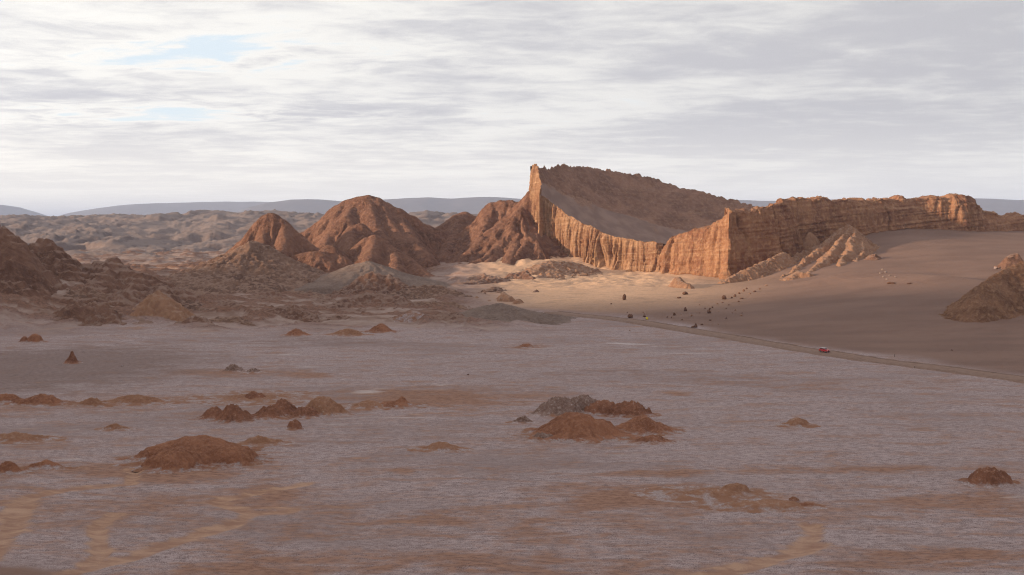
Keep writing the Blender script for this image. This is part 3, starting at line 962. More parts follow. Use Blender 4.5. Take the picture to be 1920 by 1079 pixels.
# low ledges scattered through the shaded hills
_lr = np.random.RandomState(77)
for i, (px, py, lab) in enumerate([(150, 547, 'low dark rock ledge between the layered crag and the orange toothed crag'), (240, 602, 'low rock ledge on the flat edge below the pale orange pyramid'),
                                   (215, 560, 'short rock ledge just above the orange toothed crag'), (345, 572, 'rock ledge right of the pale orange pyramid'), (425, 572, 'rock ledge at the foot of the crusted cone hill, left end'),
                                   (500, 556, 'rock ledge in the middle of the slope below the crusted cone hill'), (425, 602, 'low ledge left of the rust coloured crag ridge'), (612, 566, 'ledge between the rust crag ridge and the grey dome hill'),
                                   (640, 600, 'low ledge right of the rust coloured crag ridge near the flat'), (770, 562, 'ledge under the brown crusted bank'), (845, 592, 'low ledge touching the grey gravel hill'),
                                   (400, 545, 'narrow ledge on the lower left of the crusted cone hill'), (925, 548, 'shaded ledge behind the row of pale mud knobs')]):
    g_ = ground_hit(px, py)
    wd, ht = _lr.uniform(16, 36), _lr.uniform(5, 11)
    yy = g_[1]
    rock_patch('rock_ledge', [[(px - wd, py - 0.5, yy), (px - wd * 0.3, py - ht * 0.8, yy + 3), (px + wd * 0.2, py - ht, yy + 4), (px + wd, py - 0.5 + 2, yy - 2)]], M_LEFT if i % 3 else M_BROWN,
               lab, 'rock ledge', step=0.6, margin=11, slope=0.55, gw=4, ga=0.5, drops=0, rough=0.7, rscale=2.4, crag=1.6, seed=600 + i, group='low rock ledges among the shaded hills')

# the red gullied peaks
rock_patch('rock_peak', [[(476, 446, 850), (487, 416, 854), (496, 403, 855), (506, 399, 855), (516, 401, 854), (530, 410, 852), (560, 439, 846), (592, 464, 842), (610, 482, 836)], [(498, 403, 855), (492, 440, 838), (500, 470, 815)],
                         [(534, 414, 851), (533, 445, 830), (522, 485, 806)]], M_PEAK,
           'rounded red rock tooth with a lit left face, second highest of the gullied peaks', 'rock peak', step=1.0, margin=52, slope=1.3, gw=9, ga=4.6, drops=20000, rough=0.35, seed=41, rnd=4)
rock_patch('rock_peak', [[(580, 440, 962), (610, 410, 962), (636, 384, 960), (654, 374, 957), (672, 369, 955), (690, 366, 952), (706, 370, 950), (722, 379, 948), (745, 390, 944), (770, 404, 941), (800, 422, 938), (830, 432, 945)],
                         [(690, 367, 952), (705, 420, 905), (730, 460, 870)], [(640, 382, 960), (622, 425, 925), (612, 455, 895)], [(668, 373, 956), (650, 405, 925)], [(715, 377, 949), (735, 420, 910), (765, 455, 875)], [(745, 395, 944), (770, 440, 890), (800, 480, 850)]], M_PEAK,
           'broad red peak with streaked flanks, tallest left of the great cliff', 'rock peak', step=1.15, margin=75, slope=0.98, gw=12, ga=5.6, drops=30000, rough=0.4, seed=43, rnd=6)
rock_patch('rock_peak', [[(648, 440, 882), (662, 422, 884), (676, 419, 884), (690, 436, 876)], [(662, 422, 884), (655, 465, 850)]], M_PEAK,
           'small pointed red spur directly before the broad red peak', 'rock peak', step=0.8, margin=30, slope=1.2, gw=6, ga=1.6, drops=18000, rough=0.5, seed=45, rnd=4)
rock_patch('rock_peak', [[(668, 462, 838), (690, 445, 842), (702, 440, 842), (720, 452, 838), (760, 480, 820), (800, 512, 790), (840, 530, 760)], [(702, 440, 842), (690, 490, 800)], [(740, 466, 830), (745, 505, 785)]], M_PEAK,
           'ribbed red buttress falling in folds to the right below the broad peak', 'rock peak', step=0.9, margin=42, slope=0.95, gw=7, ga=4.2, drops=16000, rough=0.4, seed=47, rnd=5)
rock_patch('rock_peak', [[(545, 490, 815), (560, 476, 818), (585, 471, 818), (600, 472, 816), (616, 490, 808)], [(603, 475, 820), (615, 460, 826), (622, 459, 826), (640, 480, 816)]], M_PEAK,
           'pair of low rounded red domes between the two main peaks', 'rock peak', step=0.75, margin=28, slope=1.15, gw=6, ga=1.5, drops=14000, rough=0.4, seed=49, rnd=6)
rock_patch('rock_peak', [[(815, 428, 985), (845, 415, 985), (862, 400, 985), (872, 397, 985), (890, 405, 980), (910, 412, 975)], [(868, 398, 985), (850, 440, 940), (830, 480, 890)], [(905, 410, 976), (880, 450, 930)]], M_PEAK,
           'thin crested red peak between the broad peak and the great cliff', 'rock peak', step=1.1, margin=60, slope=0.75, gw=10, ga=3.4, drops=22000, rough=0.4, seed=51, rnd=5)
rock_patch('rock_peak', [[(905, 402, 950), (920, 385, 948), (938, 377, 946), (955, 376, 942), (976, 380, 936)], [(925, 380, 947), (912, 420, 915), (890, 460, 880)]], M_PEAK,
           'flat topped red shoulder pressed against the prow of the great cliff', 'rock peak', step=0.9, margin=45, slope=1.2, gw=8, ga=1.8, drops=24000, rough=0.7, crag=1.5, seed=53, rnd=5)
rock_patch('rock_ridge', [[(990, 358, 908), (978, 388, 902), (962, 418, 890), (935, 460, 866), (905, 482, 846), (880, 494, 835)], [(972, 412, 902), (940, 440, 892), (905, 470, 870)], [(1002, 420, 895), (985, 455, 862), (965, 480, 842)],
                          [(1005, 425, 892), (1010, 460, 858)]], M_PEAK,
           'gullied pale ribs running down from the prow of the great cliff', 'rock ridge', step=0.8, margin=36, slope=0.85, gw=7, ga=3.0, drops=60000, rough=0.6, seed=55, rnd=2)
rock_patch('rock_outcrop', [[(948, 525, 745), (962, 512, 748), (985, 508, 746), (998, 520, 738)]], M_LEFT,
           'dark red block of rock in the shadow under the cliff ribs', 'rock outcrop', step=0.6, margin=16, slope=1.1, gw=4, ga=0.8, drops=12000, rough=0.7, rscale=2.5, crag=1.8, seed=57)
rock_patch('rock_outcrop', [[(870, 525, 735), (905, 515, 740), (935, 520, 735), (950, 535, 722)]], M_LEFT,
           'low shaded red hummocks between the ribbed buttress and the dark block', 'rock outcrop', step=0.7, margin=20, slope=0.6, gw=5, ga=1.0, drops=12000, rough=0.8, rscale=2.6, crag=2.0, seed=59)


rock_patch('rock_slope', [[(845, 505, 850), (880, 470, 872), (920, 430, 900), (960, 400, 918), (988, 385, 926)], [(960, 400, 918), (940, 445, 880), (915, 490, 840)], [(985, 400, 915), (968, 450, 872), (950, 500, 822)]], M_PEAK,
           'steep red slope of parallel gullies below the prow of the great cliff', 'rock slope', step=0.9, margin=40, slope=0.8, gw=6.5, ga=4.2, drops=18000, rough=0.4, seed=71, rnd=4)
rock_patch('rock_slope', [[(840, 555, 690), (872, 530, 715), (905, 524, 722), (940, 520, 728)], [(900, 545, 690), (935, 540, 696)]], M_LEFT,
           'shaded red rubble slope behind the grey gravel hill', 'rock slope', step=0.7, margin=26, slope=0.55, gw=6, ga=1.4, drops=20000, rough=0.9, rscale=3, crag=2.2, seed=73)
rock_patch('rock_slope', [[(1000, 505, 780), (1030, 490, 800), (1075, 492, 808)], [(1010, 520, 752), (1040, 515, 760)]], M_SPUR,
           'sunlit rubble bank heaped against the foot of the fluted cliff', 'rock slope', step=0.7, margin=26, slope=0.42, gw=6, ga=1.0, drops=16000, rough=0.9, rscale=3, crag=2.0, seed=75)
rock_patch('rock_outcrop', [[(985, 560, 660), (1003, 545, 668), (1020, 556, 662)]], M_LEFT,
           'small dark rock hump at the lower end of the sunlit rubble', 'rock outcrop', step=0.5, margin=12, slope=0.8, gw=3, ga=0.6, drops=7000, rough=0.7, rscale=2.4, crag=1.2, seed=77)


# ------------------------------------------------------------------ the great tilted cliff
def interp_ctrl(ctrl, step):
    """ctrl: (px, py_top, py_foot, y); returns arrays along the plan: x, y, ztop, zfoot"""
    T = np.array([P(c[0], c[1], c[3]) for c in ctrl])
    Bz = np.array([P(c[0], c[2], c[3])[2] for c in ctrl])
    seg = np.hypot(np.diff(T[:, 0]), np.diff(T[:, 1]))
    s = np.r_[0, np.cumsum(seg)]
    u = np.arange(0, s[-1], step)
    return u, np.interp(u, s, T[:, 0]), np.interp(u, s, T[:, 1]), np.interp(u, s, T[:, 2]), np.interp(u, s, Bz)


def cliff_face(ctrl, step, vstep, batter, flute, seed, ledge=0.5, rim=1.2, sinkz=7.0, fw=8.0, crown=0.0):
    u, x, y, zt, zf = interp_ctrl(ctrl, step)
    uw = u + 0.9 * fw * fbm(u / (fw * 4.5), u * 0 + 4.4, 3, seed + 30)
    tx, ty = np.gradient(x), np.gradient(y)
    k = max(1, int(3.0 / step))
    ker = np.ones(2 * k + 1) / (2 * k + 1)
    tx = np.convolve(np.pad(tx, k, mode='edge'), ker, 'valid')
    ty = np.convolve(np.pad(ty, k, mode='edge'), ker, 'valid')
    ln = np.hypot(tx, ty)
    nx, ny = ty / ln, -tx / ln
    sgn = np.where(ny > 0.4, -1, 1)
    nv = int(max((zt - zf).max() + sinkz, 10) / vstep)
    v = np.linspace(0, 1, nv)
    U, V = np.meshgrid(u, v)
    Uw = np.meshgrid(uw, v)[0]
    zt = zt + rim * (0.8 * fbm(u / 9, u * 0 + 1.5, 3, seed) + 0.5 * np.round(2 * pn(u / 4, u * 0 + 9.1, seed + 2)) / 2)
    zb = zf - sinkz
    Z = zb[None] + (zt - zb)[None] * V
    wob = 0.22 * fbm(U / 14, Z / 22, 3, seed + 3)
    f1 = np.abs(pn(Uw / fw + wob, Z / 90, seed + 4))
    f2 = np.abs(pn(Uw / (fw * 0.45) + wob * 1.7, Z / 50, seed + 5))
    f4 = np.abs(pn(Uw / (fw * 0.2) + wob * 2.5, Z / 26, seed + 15))
    f3 = pn(Uw / (fw * 2.4), Z / 120, seed + 6)
    amp = flute * np.clip(0.95 + 0.9 * fbm(U / 26, Z / 50, 3, seed + 7), 0.25, 1.9)
    gr = lambda f, k: (1 - np.clip(f * k, 0, 1)) ** 1.3
    D = amp * (1.35 * f3 - 1.0 * gr(f1, 2.6) - 0.55 * gr(f2, 2.4) - 0.2 * gr(f4, 2.2) + 0.5)
    # beds of harder rock stand a little proud
    Sc = Z - 0.10 * U
    D = D + ledge * (pn(Sc / 1.9, U / 60, seed + 8) + 0.6 * pn(Sc / 0.9, U / 40, seed + 9))
    D = D + 0.28 * fbm(U / 2.2, Z / 2.2, 4, seed + 10)
    # crumbled lip at the top, debris skirt at the bottom
    top = sstep(0.90, 1.0, V)
    D = D * (1 - 0.35 * top) - 1.4 * top * (0.6 + 0.6 * fbm(U / 3, Z / 3, 3, seed + 11))
    back = batter * (Z - zf[None]) + crown * (1 - 0.9 * np.exp(-((U - u[int(np.argmin(y))]) / 45) ** 2)) * sstep(0.55, 1.0, V) ** 2 * (0.8 + 0.6 * fbm(U / 18, Z / 18, 3, seed + 16))
    skirt = 3.4 * (1 - sstep(0, 13, Z - zf[None])) * (0.5 + 1.0 * fbm(U / 9, U * 0 + 2, 3, seed + 12))
    D = D - back + skirt
    X = x[None] + nx[None] * D
    Yy = y[None] + ny[None] * D
    return u, X, Yy, Z, (x, y, zt, nx, ny)


AMP = [(987, 312, 454, 913), (990, 308, 452, 907), (997, 314, 452, 896), (1004, 338, 452, 886), (1011, 356, 455, 878), (1014, 361, 458, 879), (1019, 368, 462, 884),
       (1034, 384, 474, 880), (1060, 403, 484, 868), (1095, 422, 498, 852), (1130, 437, 510, 836), (1165, 447, 515, 824), (1200, 453, 516, 812), (1232, 457, 517, 803), (1246, 457, 517, 806)]
great = empty('cliff', P(1100, 500, 840))
tag(great, 'tall orange fluted cliff rising to a sharp prow, with a tilted sandy slab on top', 'cliff')


def local_link(name, me, mat, parent):
    o = link(name, me, mat)
    o.parent = parent
    o.matrix_parent_inverse = Matrix.Translation(parent.location).inverted()
    return o


u, X, Y, Z, base = cliff_face(AMP, 0.4, 0.55, 0.05, 3.0, 101, ledge=0.36, fw=8.5)
local_link('cliff_face', grid_mesh('cliff_face', X, Y, Z), M_CLIFF, great)

# the slab behind the rim: rock crest at the skyline, sand in the hollow
RX, RY, RZ = X[-1], Y[-1], Z[-1]
ext = np.array([P(1262, 463, 814), P(1320, 470, 832), P(1380, 464, 850), P(1425, 442, 868), P(1460, 430, 882)])
n_ext = 110
te = np.linspace(0, 1, n_ext)[1:]
chain = np.vstack([[RX[-1], RY[-1], RZ[-1]], ext])
cs = np.r_[0, np.cumsum(np.hypot(np.diff(chain[:, 0]), np.diff(chain[:, 1])))]
fx = np.r_[RX, np.interp(te * cs[-1], cs, chain[:, 0])]
fy = np.r_[RY, np.interp(te * cs[-1], cs, chain[:, 1])]
fz = np.r_[RZ, np.interp(te * cs[-1], cs, chain[:, 2])]
BACK = [(991, 316, 911), (994, 312, 913), (999, 313, 918), (1008, 317, 926), (1026, 315, 945), (1050, 311, 965), (1090, 311, 990), (1130, 318, 1010), (1200, 329, 1032), (1260, 345, 1040), (1300, 357, 1040), (1350, 372, 1030),
        (1400, 381, 1010), (1425, 391, 985), (1470, 402, 950)]
BK = np.array([P(*q) for q in BACK])
NU = len(fx)
# pair the rim with the skyline by horizontal pixel
pxf = fx / fy * F + 960
pxb = BK[:, 0] / BK[:, 1] * F + 960
w_ = np.linspace(0, 1, NU)
pf = (pxf - pxf.min()) / (pxf.max() - pxf.min())
pf = np.maximum.accumulate(pf)
tb = np.interp(pf, (np.array(pxb) - pxb[0]) / (pxb[-1] - pxb[0]), np.arange(len(BK)))
bx_, by_, bz_ = (np.interp(tb, np.arange(len(BK)), BK[:, i]) for i in range(3))
rows = 90
tv = np.linspace(0, 1, rows)[:, None]


def smooth1(a, k):
    return np.convolve(np.pad(a, k, mode='reflect', reflect_type='odd'), np.ones(2 * k + 1) / (2 * k + 1), 'valid')


ws = sstep(0.0, 0.10, tv)
FX, FY, FZ = (q[None] * (1 - ws) + smooth1(smooth1(q, 12), 12)[None] * ws for q in (fx, fy, fz))
bx_, by_, bz_ = (smooth1(q, 8) for q in (bx_, by_, bz_))
SX = FX * (1 - tv) + bx_[None] * tv
SY = FY * (1 - tv) + by_[None] * tv
dep = np.hypot(bx_ - fx, by_ - fy)[None]
sag = 0.13 * dep * np.sin(np.pi * tv ** 0.8) * sstep(10, 60, dep)
SZ = FZ * (1 - tv) + bz_[None] * tv - sag
rockw = sstep(0.60, 0.76, tv + 0.10 * fbm(SX / 30, SY / 30, 4, 111))
lip = (1 - sstep(0.0, 0.12, tv)) * sstep(0.0, 0.01, tv)
fade = sstep(0.0, 0.04, tv)
SZ = SZ + fade * (rockw * (4.5 * (rfbm(SX / 26, SY / 15, 5, 112, 0.55) - 0.55) + 1.6 * fbm(SX / 9, SY / 6, 4, 113, 0.6)) * sstep(6, 50, dep) + (1 - rockw) * 0.5 * fbm(SX / 25, SY / 25, 3, 114) + lip * 1.4 * fbm(SX / 5, SY / 5, 4, 115))
# rock crest with its far side going down to the ground, as its own part
tb2 = np.linspace(0.02, 1, 22)[:, None]
CX = bx_[None] + tb2 * (18 + 0 * bx_[None])
CY = by_[None] + tb2 * 190
CZ = SZ[-1][None] * (1 - tb2 ** 0.8) - 5 * tb2 + 3 * fbm(CX / 20, CY / 20, 4, 116) * np.sin(np.pi * tb2)
cut = int(rows * 0.66)
me = grid_mesh('rock_crest', np.vstack([SX[cut:], CX]), np.vstack([SY[cut:], CY]), np.vstack([SZ[cut:], CZ]))
local_link('rock_crest', me, M_SLAB, great)
o = local_link('sand_slope', grid_mesh('sand_slope', SX[:cut + 1], SY[:cut + 1], SZ[:cut + 1], attrs={'rock': rockw[:cut + 1] + lip[:cut + 1] * 0.8}), None, great)


def mat_slab_sand():
    m, t = new_mat('slab_sand')
    pos = t.n('ShaderNodeNewGeometry').outputs['Position']
    n = t.noise(pos, 0.08, 6, 0.6, 0.3)
    n2 = t.noise(pos, 0.9, 7, 0.68)
    sand = t.mix(t.mapr(n, 0.35, 0.65), (0.185, 0.118, 0.098), (0.25, 0.162, 0.132))
    sand = t.mix(t.mapr(n2, 0.5, 0.8, 0, 0.3), sand, (0.17, 0.11, 0.09))
    rock = t.mix(t.mapr(n2, 0.35, 0.65), (0.17, 0.092, 0.064), (0.29, 0.17, 0.12))
    f = t.mapr(t.math('ADD', attr(t, 'rock'), t.math('MULTIPLY', t.math('SUBTRACT', n2, 0.5), 0.8)), 0.25, 0.6)
    principled(t, t.mix(f, sand, rock), 0.96, t.bump(n2, 0.6, 0.6))
    return m


M_SLABMIX = mat_slab_sand()
o.data.materials.append(M_SLABMIX)

# ------------------------------------------------------------------ the long banded wall
WALL = [(1234, 458, 520, 812), (1238, 452, 520, 802), (1243, 445, 518, 792), (1270, 437, 518, 782), (1300, 430, 518, 770), (1317, 426, 520, 762), (1327, 417, 521, 757), (1344, 408, 525, 748), (1358, 400, 528, 741), (1365, 398, 530, 737), (1371, 398, 530, 738),
        (1392, 397, 520, 742), (1420, 395, 508, 745), (1450, 390, 497, 749), (1469, 386, 490, 752), (1474, 384, 488, 757), (1500, 376, 484, 786), (1530, 372, 478, 798), (1560, 373, 470, 806), (1590, 376, 462, 812), (1620, 375, 446, 822), (1660, 374, 436, 830),
        (1700, 372, 432, 838), (1740, 374, 434, 842), (1762, 369, 440, 843), (1782, 371, 446, 843), (1805, 365, 450, 843), (1822, 368, 452, 846), (1845, 380, 452, 846), (1868, 396, 450, 856), (1900, 407, 448, 868), (1925, 402, 446, 872), (2000, 412, 446, 885), (2120, 420, 446, 900)]
wall = empty('cliff', P(1500, 480, 790))
tag(wall, 'long banded red brown cliff wall running right from a sharp lit corner above the dune', 'cliff')
u2, X2, Y2, Z2, base2 = cliff_face(WALL, 0.5, 0.6, 0.12, 2.3, 131, ledge=0.7, fw=15.0, rim=2.0, crown=4.5)
local_link('cliff_face', grid_mesh('cliff_face', X2, Y2, Z2), M_CLIFF2, wall)
tt = np.linspace(0, 1, 44)[:, None] ** 1.4
_cn = int(np.argmin(base2[1]))
_w = sstep(-50, 30, np.arange(len(base2[0])) - _cn + 20.0)
_dx, _dy = 0.72 * (1 - _w) + 0.10 * _w, 0.69 * (1 - _w) + 0.99 * _w
_dl = np.hypot(_dx, _dy)
_len = 34 + 76 * sstep(_cn, _cn + 260, np.arange(len(base2[0])))
TX = X2[-1][None] + tt * (_len * _dx / _dl)[None]
TY = Y2[-1][None] + tt * (_len * _dy / _dl)[None]
lump = fbm(TX / 12, TY / 12, 4, 141, 0.55)
TZ = Z2[-1][None] + sstep(0, 0.06, tt) * 1.6 * lump + 1.0 * np.sin(np.pi * np.clip(tt * 3, 0, 1)) - 26 * sstep(0.25, 1, tt) - 20 * sstep(0.6, 1, tt)
local_link('cliff_top', grid_mesh('cliff_top', TX, TY, TZ), M_CLIFF2, wall)

# spurs and low rocks at the foot of the wall
rock_patch('rock_ridge', [[(1556, 446, 800), (1576, 430, 790), (1590, 421, 780), (1604, 430, 770), (1616, 450, 756), (1628, 476, 738), (1640, 492, 716)], [(1582, 425, 785), (1550, 452, 766), (1512, 486, 738), (1470, 520, 692)],
                          [(1596, 425, 776), (1570, 458, 746), (1540, 492, 712), (1516, 516, 684)], [(1606, 434, 768), (1590, 468, 732), (1572, 500, 698), (1560, 520, 676)],
                          [(1618, 455, 752), (1610, 482, 722), (1602, 508, 690)], [(1545, 456, 770), (1510, 470, 768), (1478, 490, 752)]], M_SPUR,
           'pale ribbed mud spur leaning on the middle of the banded wall', 'rock ridge', step=0.6, margin=26, slope=0.85, gw=4.5, ga=1.8, drops=26000, rough=0.8, rscale=2.6, crag=2.4, seed=151, rnd=1.0, foot=2.4)
rock_patch('rock_outcrop', [[(1622, 498, 712), (1634, 478, 716), (1642, 477, 714), (1652, 492, 706), (1664, 500, 698)]], M_LEFT,
           'dark rust rock stump at the lower end of the ribbed mud spur', 'rock outcrop', step=0.45, margin=12, slope=1.0, gw=3, ga=0.9, drops=12000, rough=0.6, rscale=2, crag=1.5, seed=153)
rock_patch('rock_ridge', [[(1350, 530, 700), (1372, 518, 708), (1400, 506, 716), (1425, 496, 726), (1450, 482, 738), (1466, 474, 746)]], M_SPUR,
           'rising line of broken brown rock along the foot of the lit corner', 'rock ridge', step=0.55, margin=16, slope=0.8, gw=4, ga=1.2, drops=16000, rough=0.8, rscale=2.4, crag=1.8, seed=155)
rock_patch('rock_outcrop', [[(1508, 462, 790), (1516, 436, 796), (1522, 436, 796), (1530, 456, 790)]], M_SPUR,
           'narrow pale rock tooth standing against the shaded wall', 'rock outcrop', step=0.5, margin=12, slope=1.8, gw=4, ga=0.9, drops=10000, rough=0.5, rscale=2.5, seed=157)
rock_patch('rock_outcrop', [[(1270, 519, 690), (1278, 528, 680), (1292, 532, 672)]], M_SPUR,
           'small fin of rock with a raised left tip on the sunlit sand', 'rock outcrop', step=0.35, margin=9, slope=1.3, gw=2.5, ga=0.5, drops=6000, rough=0.4, rscale=1.6, crag=0.8, seed=159)
rock_patch('rock_outcrop', [[(1485, 520, 665), (1500, 508, 672), (1515, 512, 668)]], M_SPUR,
           'low worn rock lump in the sand below the ribbed mud spur', 'rock outcrop', step=0.45, margin=10, slope=0.7, gw=3, ga=0.8, drops=6000, rough=0.5, rscale=2, crag=1.0, seed=161)
rock_patch('earth_hill', [[(1868, 514, 500), (1885, 505, 503), (1903, 495, 506), (1925, 486, 508), (1970, 472, 512), (2040, 470, 515)], [(1868, 514, 500), (1848, 532, 492), (1830, 552, 484)]], M_GRAVEL,
           'steep brown gravel hill entering at the right edge above the dune', 'hill', step=0.5, margin=26, slope=0.95, gw=6, ga=0.7, drops=9000, rough=0.6, rscale=1.6, crag=1.3, seed=163, foot=3.0)
rock_patch('rock_outcrop', [[(1890, 482, 640), (1902, 474, 644), (1915, 478, 640)]], M_LEFT,
           'small dark red rock on the sand slope behind the gravel hill', 'rock outcrop', step=0.4, margin=8, slope=0.9, gw=3, ga=0.5, drops=5000, rough=0.5, rscale=1.8, crag=1.0, seed=165)


# ------------------------------------------------------------------ road
def build_road():
    pts = np.array(ROAD_PTS)
    s = np.r_[0, np.cumsum(np.hypot(*np.diff(pts, axis=0).T))]
    u = np.arange(0, s[-1], 1.2)
    x, y = np.interp(u, s, pts[:, 0]), np.interp(u, s, pts[:, 1])
    k = 14
    ker = np.ones(2 * k + 1) / (2 * k + 1)
    x = np.convolve(np.pad(x, k, mode='reflect', reflect_type='odd'), ker, 'valid')
    y = np.convolve(np.pad(y, k, mode='reflect', reflect_type='odd'), ker, 'valid')
    tx, ty = np.gradient(x), np.gradient(y)
    ln = np.hypot(tx, ty)
    nx, ny = -ty / ln, tx / ln
    v = np.linspace(-7.2, 7.2, 37)
    V, U = np.meshgrid(v, u, indexing='ij')
    X = x[None] + nx[None] * V
    Y = y[None] + ny[None] * V
    a = np.abs(V)
    prof = 0.42 * np.exp(-((a - 5.2) / 0.7) ** 2) * (0.7 + 0.5 * fbm(U / 14, V * 0 + np.sign(V), 3, 201)) + 0.06
    prof = prof - 0.10 * np.exp(-((a - 1.1) / 0.45) ** 2) - 0.06 * np.exp(-((a - 3.2) / 0.5) ** 2)
    prof = np.where(a > 6.3, 0.06 - (a - 6.3) * 0.75, prof)
    Z = ground(x[None] + nx[None] * V, Y) * 0.35 + ground(x, y)[None] * 0.65 + prof + 0.03 * fbm(U / 3, V, 3, 202)
    Zr = ground(X, Y)
    Z = np.where(a > 6.3, np.minimum(Z, Zr + prof), Z)
    bands = 0.9 * np.exp(-((V + 4.3) / 1.3) ** 2) + 0.8 * np.exp(-((V - 5.0) / 0.6) ** 2) + 0.55 * np.exp(-((V + 1.2) / 0.5) ** 2) + 0.35 * np.exp(-((V - 1.1) / 0.5) ** 2)
    m, t = new_mat('packed_dirt')
    pos = t.n('ShaderNodeNewGeometry').outputs['Position']
    n = t.noise(pos, 0.5, 7, 0.65)
    n2 = t.noise(pos, 0.07, 5, 0.6)
    c = t.mix(t.mapr(n, 0.3, 0.7), (0.185, 0.116, 0.09), (0.25, 0.162, 0.127))
    f = t.math('MULTIPLY', attr(t, 'band'), t.mapr(n2, 0.3, 0.6, 0.5, 1.0))
    principled(t, t.mix(t.math('MULTIPLY', f, 0.75), c, (0.088, 0.052, 0.039)), 0.95, t.bump(n, 0.5, 0.2))
    o = link('dirt_road', grid_mesh('dirt_road', X, Y, Z, attrs={'band': bands}), m)
    tag(o, kind='structure')


build_road()


# ------------------------------------------------------------------ mounds on the salt flat
def mound(name, lumps, mat, label, cat='earth mound', seed=1, rough=0.25, rscale=1.2, crag=0.0, power=1.2, depth=0.75, drops=0, group=None, step=None, gul=0.0, sink=0.12):
    """lumps: (px_left, px_right, py_top, py_base[, peak shift -1..1])"""
    L = []
    for lp in lumps:
        pl, pr, top, bs = lp[:4]
        sh = lp[4] if len(lp) > 4 else 0.0
        f = ground_hit((pl + pr) / 2, bs)
        y = f[1]
        rx = (pr - pl) / 2 * y / F
        ry = max(rx * depth, 0.5)
        cy = y + ry * 0.8
        cx = f[0] * cy / y
        z = P((pl + pr) / 2, top, cy)[2]
        L.append((cx, cy, rx * 1.04, ry, max(z - ground(np.array(cx), np.array(cy)), 0.25), sh))
    x0 = min(l[0] - l[2] * 1.75 for l in L) - 1.5
    x1 = max(l[0] + l[2] * 1.75 for l in L) + 1.5
    y0 = min(l[1] - l[3] * 1.75 for l in L) - 1.5
    y1 = max(l[1] + l[3] * 1.75 for l in L) + 1.5
    step = step or max(0.16, (y0 + y1) / 2 / 1098 * 0.75)
    X, Y = np.meshgrid(np.arange(x0, x1, step), np.arange(y0, y1, step))
    G = ground(X, Y)
    Z = np.full(X.shape, -3.0)
    for i, (cx, cy, rx, ry, h, sh) in enumerate(L):
        dx, dy = (X - cx) / rx, (Y - cy) / ry
        wb = 0.22 * fbm(dx * 1.4, dy * 1.4, 4, seed + i * 7)
        dx = dx - sh * 0.45 * np.clip(1 - dx * dx, 0, 1)
        r = np.hypot(dx, dy) + wb
        th = np.arctan2(dy, dx)
        dome = h * np.clip(1 - np.clip(r, 0, 3) ** (2.0 if power < 1.1 else 1.5), -0.4, 1)
        dome = np.where(dome > 0, h * (np.maximum(dome, 0) / h) ** power, dome)
        skirt = 0.16 * h * np.clip(1.5 - r, -0.5, 1.5)
        hh = np.maximum(dome, skirt) + 0.05 * h * np.exp(-((r - 0.95) / 0.3) ** 2)
        if gul > 0:
            g = np.abs(pn(th * 2.6 + 0.4 * wb, r * 0.6, seed + 9 + i))
            hh = hh - gul * h * (1 - np.clip(2.2 * g, 0, 1)) ** 1.5 * sstep(0.15, 0.7, r)
        Z = np.maximum(Z, hh)
    hm = max(l[4] for l in L)
    on = sstep(0.05 * hm, 0.4 * hm, Z)
    Z = Z + on * rough * fbm(X / rscale, Y / rscale, 4, seed + 3, 0.58)
    if crag > 0:
        Z = Z + on * 0.6 * crag * (rfbm(X / (rscale * 1.3), Y / (rscale * 1.3), 4, seed + 4, 0.6) - 0.6)
    if drops:
        Z = erode(Z / step, drops, seed, steps=30) * step
    Zw = G + Z
    Zw = Zw + 0.02
    keep = connected(Z > -sink, [((l[0] - x0) / step, (l[1] - y0) / step) for l in L])
    o = link(name, grid_mesh(name, X, Y, Zw, keep, attrs={'rise': Z}), mat)
    tag(o, label, cat, group)
    return o


mound('earth_mound', [(268, 470, 821, 872, -0.1), (275, 385, 842, 882, 0.0), (380, 484, 834, 872, 0.1)], M_MOUND, 'largest rounded brown clay mound, alone on the flat beside a sandy trail', seed=301, rough=0.16, rscale=1.8, power=0.8, depth=0.8, gul=0.10, crag=0.35)
mound('earth_mound', [(374, 440, 764, 788, -0.2), (408, 478, 757, 792, -0.1)], M_MOUND_DK, 'dark brown craggy mound with a knobbed peak and salt streaks', seed=303, rough=0.5, rscale=1.6, crag=0.9, gul=0.15)
mound('earth_mound', [(470, 545, 762, 786), (495, 570, 748, 782, -0.1), (540, 605, 762, 784)], M_MOUND_DK, 'ragged dark crusted mound in the middle of the clay mound chain', seed=305, rough=0.5, rscale=1.4, crag=1.3, gul=0.1)
mound('earth_mound', [(562, 648, 741, 778, 0.1)], M_MOUND_TAN, 'smooth tan dome at the right end of the dark mound chain', seed=307, rough=0.1, rscale=1.5, gul=0.1)
mound('earth_mound', [(452, 502, 733, 752, -0.1)], M_MOUND_DK, 'small dark orange hump behind the craggy mound chain', seed=309, rough=0.3, rscale=1.2, crag=0.5)
mound('earth_mound', [(400, 560, 741, 756, 0)], M_MOUND_TAN, 'thin flat tan rise under the small dark orange hump', seed=310, rough=0.15, rscale=2.0)
mound('boulder', [(540, 568, 788, 807, -0.1)], M_MOUND_DK, 'brown block alone on pale salt just below the mound chain', 'boulder', seed=311, rough=0.3, rscale=1.0, power=0.7)
mound('earth_mound', [(734, 770, 743, 762, 0.1), (690, 775, 752, 766)], M_MOUND, 'small pointed brown cone on the tan soil spread', seed=313, rough=0.12, rscale=1.0, power=1.3)
mound('earth_mound', [(655, 730, 751, 767, 0)], M_MOUND_TAN, 'low tan swell between the smooth dome and the pointed cone', seed=315, rough=0.2, rscale=1.4)
mound('earth_mound', [(145, 205, 746, 763, -0.2), (180, 330, 742, 758)], M_MOUND_TAN, 'long low tan bank with an orange left nose', seed=317, rough=0.25, rscale=1.8, depth=0.35)
